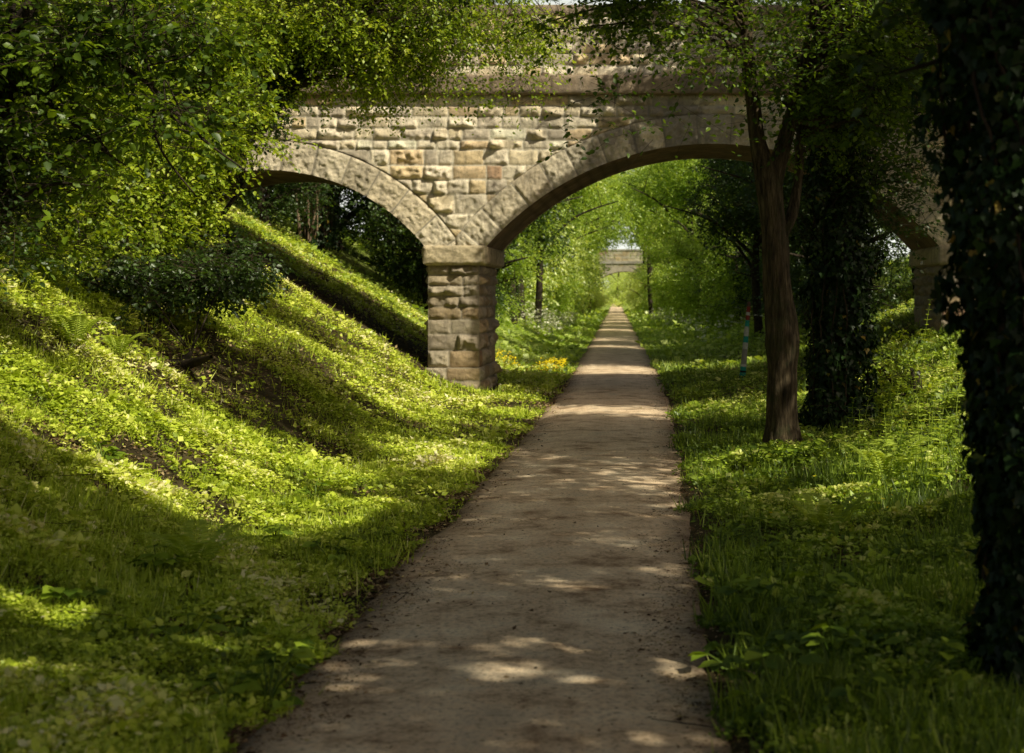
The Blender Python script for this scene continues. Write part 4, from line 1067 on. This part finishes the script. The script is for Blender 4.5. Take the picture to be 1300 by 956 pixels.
def cover_density(X, Y):
    u = X - pc(Y); z = gz(X, Y)
    px = CX + F * X / Y; py = HY - F * (z - H) / Y
    d = np.clip((np.abs(u) - (1.10 + .22 * (fbm(Y * 2.3, np.sign(u) * 4, 0, 81, 4) - .5) * 2.6)) / .30, 0, 1)
    n = fbm(X * 1.1, Y * 1.1, 0, 82, 3)
    n2 = fbm(X * 3.1, Y * 2.3, 0, 86, 3)
    d = d * np.clip(.22 + 2.6 * (n - .28), .10, 1) * np.clip(.2 + 3.5 * (n2 - .33), .12, 1)
    wx = 26 * (fbm(X * 2.5, Y * 1.5, 0, 87, 4) - .5) * 2; wy = 26 * (fbm(X * 2.5, Y * 1.5, 0, 88, 4) - .5) * 2
    for p in BARE:
        d = np.where(inpoly(px + wx, py + wy, p), d * .22, d)
    wy2 = 1.2 * (fbm(X * 3, Y * 3, 0, 89, 4) - .5)
    under = (Y + wy2 > YB + .1) & (Y + wy2 < YR - .2) & (X < -3.4)
    d = np.where(under, d * .03, d)
    strip = np.exp(-((Y - 29.6) / .5) ** 2) * (np.abs(u) < 3.6)
    d = d * (1 - .9 * strip)
    piers = (Y > YB - .1) & (Y < YR + .1) & (((X > -4.85) & (X < -3.45)) | ((X > 5.9) & (X < 7.4)))
    return np.where(piers, 0, d)


def scatter(n, y0, y1, r, side, pw=1.0, left=-20, right=1330):
    """ground points spread evenly as the ground recedes"""
    a = r.random(n)
    Y = (y0 ** (1 - pw) + a * (y1 ** (1 - pw) - y0 ** (1 - pw))) ** (1 / (1 - pw)) if pw != 1 else y0 * (y1 / y0) ** a
    px = r.uniform(left, right, n)
    X = (px - CX) * Y / F
    # slope lifts ground into view: allow the whole width of the bank
    lo = np.maximum(-.50 * Y - 1, -17); hi = np.minimum(.26 * Y + .8, 14)
    X = np.where(side < 0, r.uniform(lo, pc(Y) - 1.0), r.uniform(pc(Y) + 1.0, hi))
    m = r.random(n) < cover_density(X, Y)
    return X[m], Y[m]


def cover(name, label, side, n, nb, y0, y1, leaf, seed, lm, pw=1.2):
    r = np.random.default_rng(seed); bag = Bag()
    X, Y = scatter(n, y0, y1, r, side, pw)
    Z = gz(X, Y)
    tall = .05 + .30 * np.clip(fbm(X * 1.6, Y * 1.6, 0, 83, 3) - .30, 0, 1) * (1.3 if side > 0 else .85)
    u = np.abs(X - pc(Y)) - 1.1
    tall = tall * np.clip(.35 + u / 1.2, .35, 1.0) * np.clip(.15 + np.hypot(X + 4.1, Y - 33) / 1.6 * .7, .2, 1)
    clump = fbm(X * 1.3, Y * 1.3, 5, 93, 2)
    h = tall * r.random(len(X)) ** .6
    k = np.floor(X * 7) * 131 + np.floor(Y * 7) * 71
    tuft = _h(k.astype(np.int64), k.astype(np.int64) * 0, 0, 4)
    pos = np.stack([X, Y, Z + h], 1)
    d = unit(np.stack([r.normal(size=len(X)), r.normal(size=len(X)), r.normal(.15, .35, len(X))], 1))
    nr = unit(np.stack([r.normal(0, .45, len(X)), r.normal(-.15, .45, len(X)), np.ones(len(X))], 1))
    sz = leaf * (.65 + .02 * Y) * np.exp(np.clip(r.normal(0, .36, len(X)), -.8, .75)) * (.65 + .6 * tuft) * (.55 + .9 * clump)
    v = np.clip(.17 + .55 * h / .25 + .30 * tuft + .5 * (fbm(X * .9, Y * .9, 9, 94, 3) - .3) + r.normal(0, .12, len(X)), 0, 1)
    wd = r.uniform(.7, 1.5, len(X)); nb_ = Y < 11
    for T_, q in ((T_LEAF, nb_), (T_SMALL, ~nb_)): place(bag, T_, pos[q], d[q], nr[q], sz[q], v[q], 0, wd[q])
    X, Y = scatter(nb, y0, y1, r, side, pw)
    Z = gz(X, Y)
    L_ = r.uniform(.06, .20, len(X)) * (1 + .35 * (side > 0)) * (.5 + fbm(X * .9, Y * .9, 0, 84))
    d = unit(np.stack([r.normal(0, .35, len(X)), r.normal(0, .35, len(X)), np.ones(len(X))], 1))
    nr = unit(np.stack([r.normal(0, .4, len(X)), -np.ones(len(X)), r.normal(0, .3, len(X))], 1))
    place(bag, T_BLADE, np.stack([X, Y, Z - .01], 1), d, nr, L_, np.clip(r.normal(.55, .16, len(X)), 0, 1), 0, (.022 + .0012 * Y) * 1.2)
    o = bag.build(name, [M[lm]])
    return tag(o, label, 'ground cover', kind='stuff')


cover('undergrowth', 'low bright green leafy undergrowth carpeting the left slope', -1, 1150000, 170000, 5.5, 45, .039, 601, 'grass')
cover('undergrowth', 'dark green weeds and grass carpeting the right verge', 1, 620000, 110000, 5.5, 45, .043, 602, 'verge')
cover('grass', 'sunlit grass on the left verge beyond the bridge', -1, 70000, 40000, 40, 230, .075, 603, 'far', 1.6)
cover('grass', 'sunlit grass on the right verge beyond the bridge', 1, 60000, 40000, 40, 230, .075, 604, 'far', 1.6)


def flowers(name, label, cells, n, h, size, m, seed):
    r = np.random.default_rng(seed); bag = Bag()
    for (u0, u1, y0, y1, w) in cells:
        k = int(n * w)
        Y = r.uniform(y0, y1, k); X = pc(Y) + r.uniform(u0, u1, k); m_ = fbm(X * 1.5, Y * .8, 0, 91) > .45; X, Y = X[m_], Y[m_]
        Z = gz(X, Y) + h * r.uniform(.5, 1.2, len(X))
        for j in range(3):
            P0 = np.stack([X, Y, Z], 1) + r.normal(0, size * .5, (len(X), 3)) * [1, 1, .25]
            place(bag, T_SMALL, P0, r.normal(size=(len(X), 3)) * [1, 1, .3], unit(r.normal(0, .3, (len(X), 3)) + [0, -.4, 1]), size * r.uniform(.6, 1.2, len(X)), r.random(len(X)), 0, 1.4)
        twigs(bag, np.stack([X, Y, gz(X, Y)], 1), np.stack([X, Y, Z], 1), .003, 1)
    o = bag.build(name, [M[m], M['verge']]); return tag(o, label, 'flowers', kind='stuff')


flowers('buttercup_flowers', 'yellow buttercups in the grass just right of the bridge pier', [(-3.4, -1.4, 38.5, 46, 1)], 520, .30, .065, 'yellow', 620)
flowers('buttercup_flowers', 'few orange-yellow flowers in the right foreground verge', [(1.8, 2.9, 13.5, 15.5, 1)], 40, .22, .022, 'yellow', 622)
flowers('cow_parsley_flowers', 'white cow parsley drifts along both verges far down the path', [(-4.6, -2.6, 62, 110, 1), (2.6, 6.0, 80, 130, 1), (-5, -3.4, 110, 160, .6), (3, 6, 52, 80, .25)], 900, .8, .11, 'white', 621)

r = np.random.default_rng(645); bag = Bag(); n = 110000
Y = 6 * (44 / 6) ** r.random(n); X = r.uniform(np.maximum(-.5 * Y - 1, -15), pc(Y) - 1.15); q = r.random(n) < .12; X[q] = (pc(Y) + r.uniform(1.0, 5, n))[q]; q = r.random(n) < .10; X[q] = (pc(Y) - r.uniform(.95, 1.5, n))[q]
k = fbm(X * 1.7, Y * 1.3, 0, 96, 3) > .44; X, Y = X[k], Y[k]; n = len(X)
pos = np.stack([X, Y, gz(X, Y) + r.uniform(.004, .03, n)], 1)
place(bag, T_SMALL, pos, r.normal(size=(n, 3)) * [1, 1, .2], unit(r.normal(0, .35, (n, 3)) + [0, 0, 1]), r.uniform(.02, .06, n) * (.7 + .02 * Y), r.random(n), 0, 1.2)
a_ = pos[::40]; twigs(bag, a_, a_ + r.normal(size=a_.shape) * [.22, .22, .04], .005, 1)
tag(bag.build('leaf_litter', [M['litter'], M['twig']]), 'brown leaf litter and dead twigs showing through the undergrowth on the banks', 'leaf litter', kind='stuff')

# fallen leaves and crumbs on the path
r = np.random.default_rng(640); bag = Bag()
n = 48000; Y = 6 * (48 / 6) ** r.random(n); uu = r.uniform(-1, 1, n); uu = np.sign(uu) * np.abs(uu) ** .7 * 1.22; X = pc(Y) + uu
kp = r.random(n) < np.clip((fbm(X * 2, Y * 1.6, 0, 95, 4) - .42) * 4 + .5 * np.abs(uu) ** 3, .04, 1); X, Y, uu = X[kp], Y[kp], uu[kp]; n = len(X)
pos = np.stack([X, Y, np.full(n, .034) - .02 * np.abs(uu)], 1) + [0, 0, .004]
place(bag, T_SMALL, pos, r.normal(size=(n, 3)) * [1, 1, .1], unit(r.normal(0, .3, (n, 3)) + [0, 0, 1]), r.uniform(.008, .020, n) * np.where(r.random(n) < .08, 2.4, 1), r.random(n) ** 1.6, 0, 1.3)
tag(bag.build('fallen_leaves', [M['litter']]), 'small brown and yellow fallen leaves scattered over the path', 'fallen leaves', kind='stuff')

# ------------------------------------------------------------------ individual plants
def fern_bag(r, n=7, L_=.6):
    bag = Bag()
    for k in range(n):
        az = k * 6.28 / n + r.uniform(-.3, .3); ln = L_ * r.uniform(.7, 1.1)
        t = np.linspace(0, 1, 22)
        rad = ln * (.15 + .85 * t) * t ** .3; z = ln * .75 * np.sin(t * 1.9)
        p = np.stack([np.cos(az) * rad, np.sin(az) * rad, z], 1)
        tube(bag, p, np.linspace(.005, .001, 22), 4, m=0)
        dr = unit(np.gradient(p, axis=0)); sd = unit(np.cross(dr, [0, 0, 1.]))
        for sg in (-1, 1):
            ll = ln * .26 * np.sin(np.pi * (.12 + .86 * t)) + .005
            place(bag, T_SMALL, p[2:], (sd * sg + dr * .35)[2:], np.cross(sd, dr)[2:] + [0, 0, .6], ll[2:], r.uniform(.3, .8, 20), 0, .45)
    return bag


def plant(name, label, group, X, Y, bag, m, parts='fronds', rz=0, s=1.0):
    root = thing(name, (X, Y, g_(X, Y) - .01), label, 'plant', group)
    o = bag.build(parts, m, root)
    root.rotation_euler = (0, 0, rz); root.scale = (s, s, s)
    return root


def on_ground(px, py):
    """walk the view ray down to the terrain"""
    for Y in np.arange(5, 60, .05):
        q = at(px, py, Y)
        if q[2] <= gz(q[0], Y): return float(q[0]), float(Y)
    return float(q[0]), float(Y)


r = np.random.default_rng(650)
ferns = [(95, 440, .45, 'pale lit fern with long arching fronds on the left slope'), (150, 455, .34, 'small yellowish fern beside the larger one on the left slope'),
         (250, 735, .5, 'fern in the shaded lower part of the left slope'), (1125, 620, .6, 'bright fern in the sun patch right of the forked tree'), (1050, 690, .5, 'fern in the shaded right verge')]
for px, py, s_, lab in ferns:
    X, Y = on_ground(px, py); plant('fern', lab, 'ferns on the banks', X, Y, fern_bag(r, 8, s_), M['fern'])


def nettle_bag(r, h):
    bag = Bag(); n = int(h / .055)
    t = np.linspace(0, 1, n); bend = r.normal(0, .12, 2)
    p = np.stack([bend[0] * t ** 2, bend[1] * t ** 2, h * t], 1)
    tube(bag, p, np.linspace(.007, .002, n), 5, m=0)
    for j in range(2, n):
        for k in (0, 1):
            a = (j % 2) * 1.57 + k * 3.14 + r.normal(0, .2)
            dd = np.array([[math.cos(a), math.sin(a), -.25 + .6 * t[j]]])
            place(bag, T_LEAF, p[j:j + 1], dd, np.array([[0, 0, 1.]]) + .2 * r.normal(size=(1, 3)), [.11 * (1.15 - .7 * t[j]) * r.uniform(.8, 1.2)], [r.uniform(.3, .8)], 0, .8)
    return bag


NL = 'nettle stem in the clump between the ivy-clad tree and the right edge'
for k in range(56):
    px = r.uniform(1075, 1215); py = r.uniform(520, 640)
    X, Y = on_ground(px, py); Y += 0
    h = r.uniform(.35, .8) * (1.25 if px > 1120 else .9)
    plant('nettle', NL, 'nettles right of the ivy-clad tree', X, Y, nettle_bag(r, h), M['fern'] if k % 3 else M['verge'], 'leaves')
X, Y = on_ground(1165, 570); plant('nettle', 'tallest nettle, its sunlit tip standing against the right pier', None, X, Y, nettle_bag(r, 1.75), M['fern'], 'leaves')


def weed_bag(r, h=.35, n=9, leaf=.16):
    bag = Bag()
    for k in range(n):
        a = r.uniform(0, 6.28); hh = h * r.uniform(.3, 1.0); o = np.array([math.cos(a), math.sin(a), 0]) * r.uniform(.05, .2)
        tip = o + [0, 0, hh]
        tube(bag, spline([[0, 0, 0], o * .4 + [0, 0, hh * .6], tip], 5), [.005] * 5, 4)
        for j in range(3):
            b = a + (j - 1) * 1.0
            place(bag, T_LEAF, tip[None], np.array([[math.cos(b), math.sin(b), -.1]]), np.array([[0, 0, 1.]]) + .25 * r.normal(size=(1, 3)), [leaf * r.uniform(.6, 1.1)], [r.uniform(.3, .85)], 0, 1.3)
    return bag


for k, (px, py) in enumerate([(975, 590), (1020, 592), (1000, 600), (958, 600), (1045, 585), (1010, 850), (1060, 870), (1120, 845), (960, 800), (930, 860), (1150, 800), (1040, 780), (965, 700), (1085, 930), (985, 925), (1160, 900), (990, 745), (1000, 720), (1170, 720), (950, 900)]):
    X, Y = on_ground(px, py); plant('hogweed', 'broad-leaved weed in the right foreground verge', 'broad-leaved weeds in the right foreground', X, Y, weed_bag(r, r.uniform(.18, .42), 8, .13), M['verge'], 'leaves')
for k, (px, py) in enumerate([(240, 830), (310, 810), (150, 860), (360, 850), (90, 780), (200, 745), (60, 870), (290, 900), (350, 700), (420, 720), (130, 590), (400, 640), (340, 900)]):
    X, Y = on_ground(px, py); plant('dock_plant', 'leafy dock plant low on the left slope near the viewpoint', 'dock plants on the lower left slope', X, Y, weed_bag(r, r.uniform(.1, .28), 8, .12), M['verge'], 'leaves')

# ------------------------------------------------------------------ light, sky, camera
w = bpy.data.worlds.new('World'); bpy.context.scene.world = w; w.use_nodes = True
nt = w.node_tree; bg = nt.nodes['Background']
sky = nt.nodes.new('ShaderNodeTexSky'); sky.sky_type = 'NISHITA'; sky.sun_disc = False
sky.sun_elevation = math.asin(S[2]); sky.sun_rotation = math.atan2(S[0], S[1])
sky.dust_density = 3.0; sky.air_density = 1.0
mx = nt.nodes.new('ShaderNodeMix'); mx.data_type = 'RGBA'; mx.blend_type = 'MULTIPLY'; mx.inputs[0].default_value = 1
mx.inputs[7].default_value = (1.08, .94, .74, 1)
nt.links.new(sky.outputs[0], mx.inputs[6])
# bright haze low in the sky ahead
tcw = nt.nodes.new('ShaderNodeTexCoord'); sxw = nt.nodes.new('ShaderNodeSeparateXYZ'); nt.links.new(tcw.outputs['Generated'], sxw.inputs[0])
mrw = nt.nodes.new('ShaderNodeMapRange'); mrw.inputs[1].default_value = .40; mrw.inputs[2].default_value = .12; nt.links.new(sxw.outputs[2], mrw.inputs[0])
mry = nt.nodes.new('ShaderNodeMapRange'); mry.inputs[1].default_value = .6; mry.inputs[2].default_value = .9; nt.links.new(sxw.outputs[1], mry.inputs[0])
mm = nt.nodes.new('ShaderNodeMath'); mm.operation = 'MULTIPLY'; nt.links.new(mrw.outputs[0], mm.inputs[0]); nt.links.new(mry.outputs[0], mm.inputs[1])
mxh = nt.nodes.new('ShaderNodeMix'); mxh.data_type = 'RGBA'; nt.links.new(mm.outputs[0], mxh.inputs[0]); nt.links.new(mx.outputs[2], mxh.inputs[6]); mxh.inputs[7].default_value = (11, 11.3, 10.2, 1)
nt.links.new(mxh.outputs[2], bg.inputs[0]); bg.inputs[1].default_value = .090

sl = bpy.data.lights.new('sun', 'SUN'); sl.energy = 5.0; sl.angle = math.radians(.5); sl.color = (1, .92, .70)
so = bpy.data.objects.new('sun', sl); C.objects.link(so)
from mathutils import Vector
so.rotation_euler = Vector(S).to_track_quat('Z', 'Y').to_euler(); so.location = (20, -15, 30)

cam = bpy.data.cameras.new('camera'); co = bpy.data.objects.new('camera', cam); C.objects.link(co)
co.location = (0, 0, H); co.rotation_euler = (math.radians(90), 0, 0)
cam.sensor_width = 36; cam.lens = F * 36 / 1300
cam.shift_x = (650 - CX) / 1300; cam.shift_y = -(478 - HY) / 1300
cam.clip_end = 5000; cam.clip_start = .1
cam.dof.use_dof = True; cam.dof.focus_distance = 19.0; cam.dof.aperture_fstop = 2.6
sc = bpy.context.scene
sc.camera = co
sc.view_settings.view_transform = 'Standard'; sc.view_settings.look = 'None'; sc.view_settings.exposure = 0
sc.cycles.max_bounces = 6; sc.cycles.diffuse_bounces = 4; sc.cycles.transmission_bounces = 3; sc.cycles.glossy_bounces = 2
sc.cycles.use_denoising = True
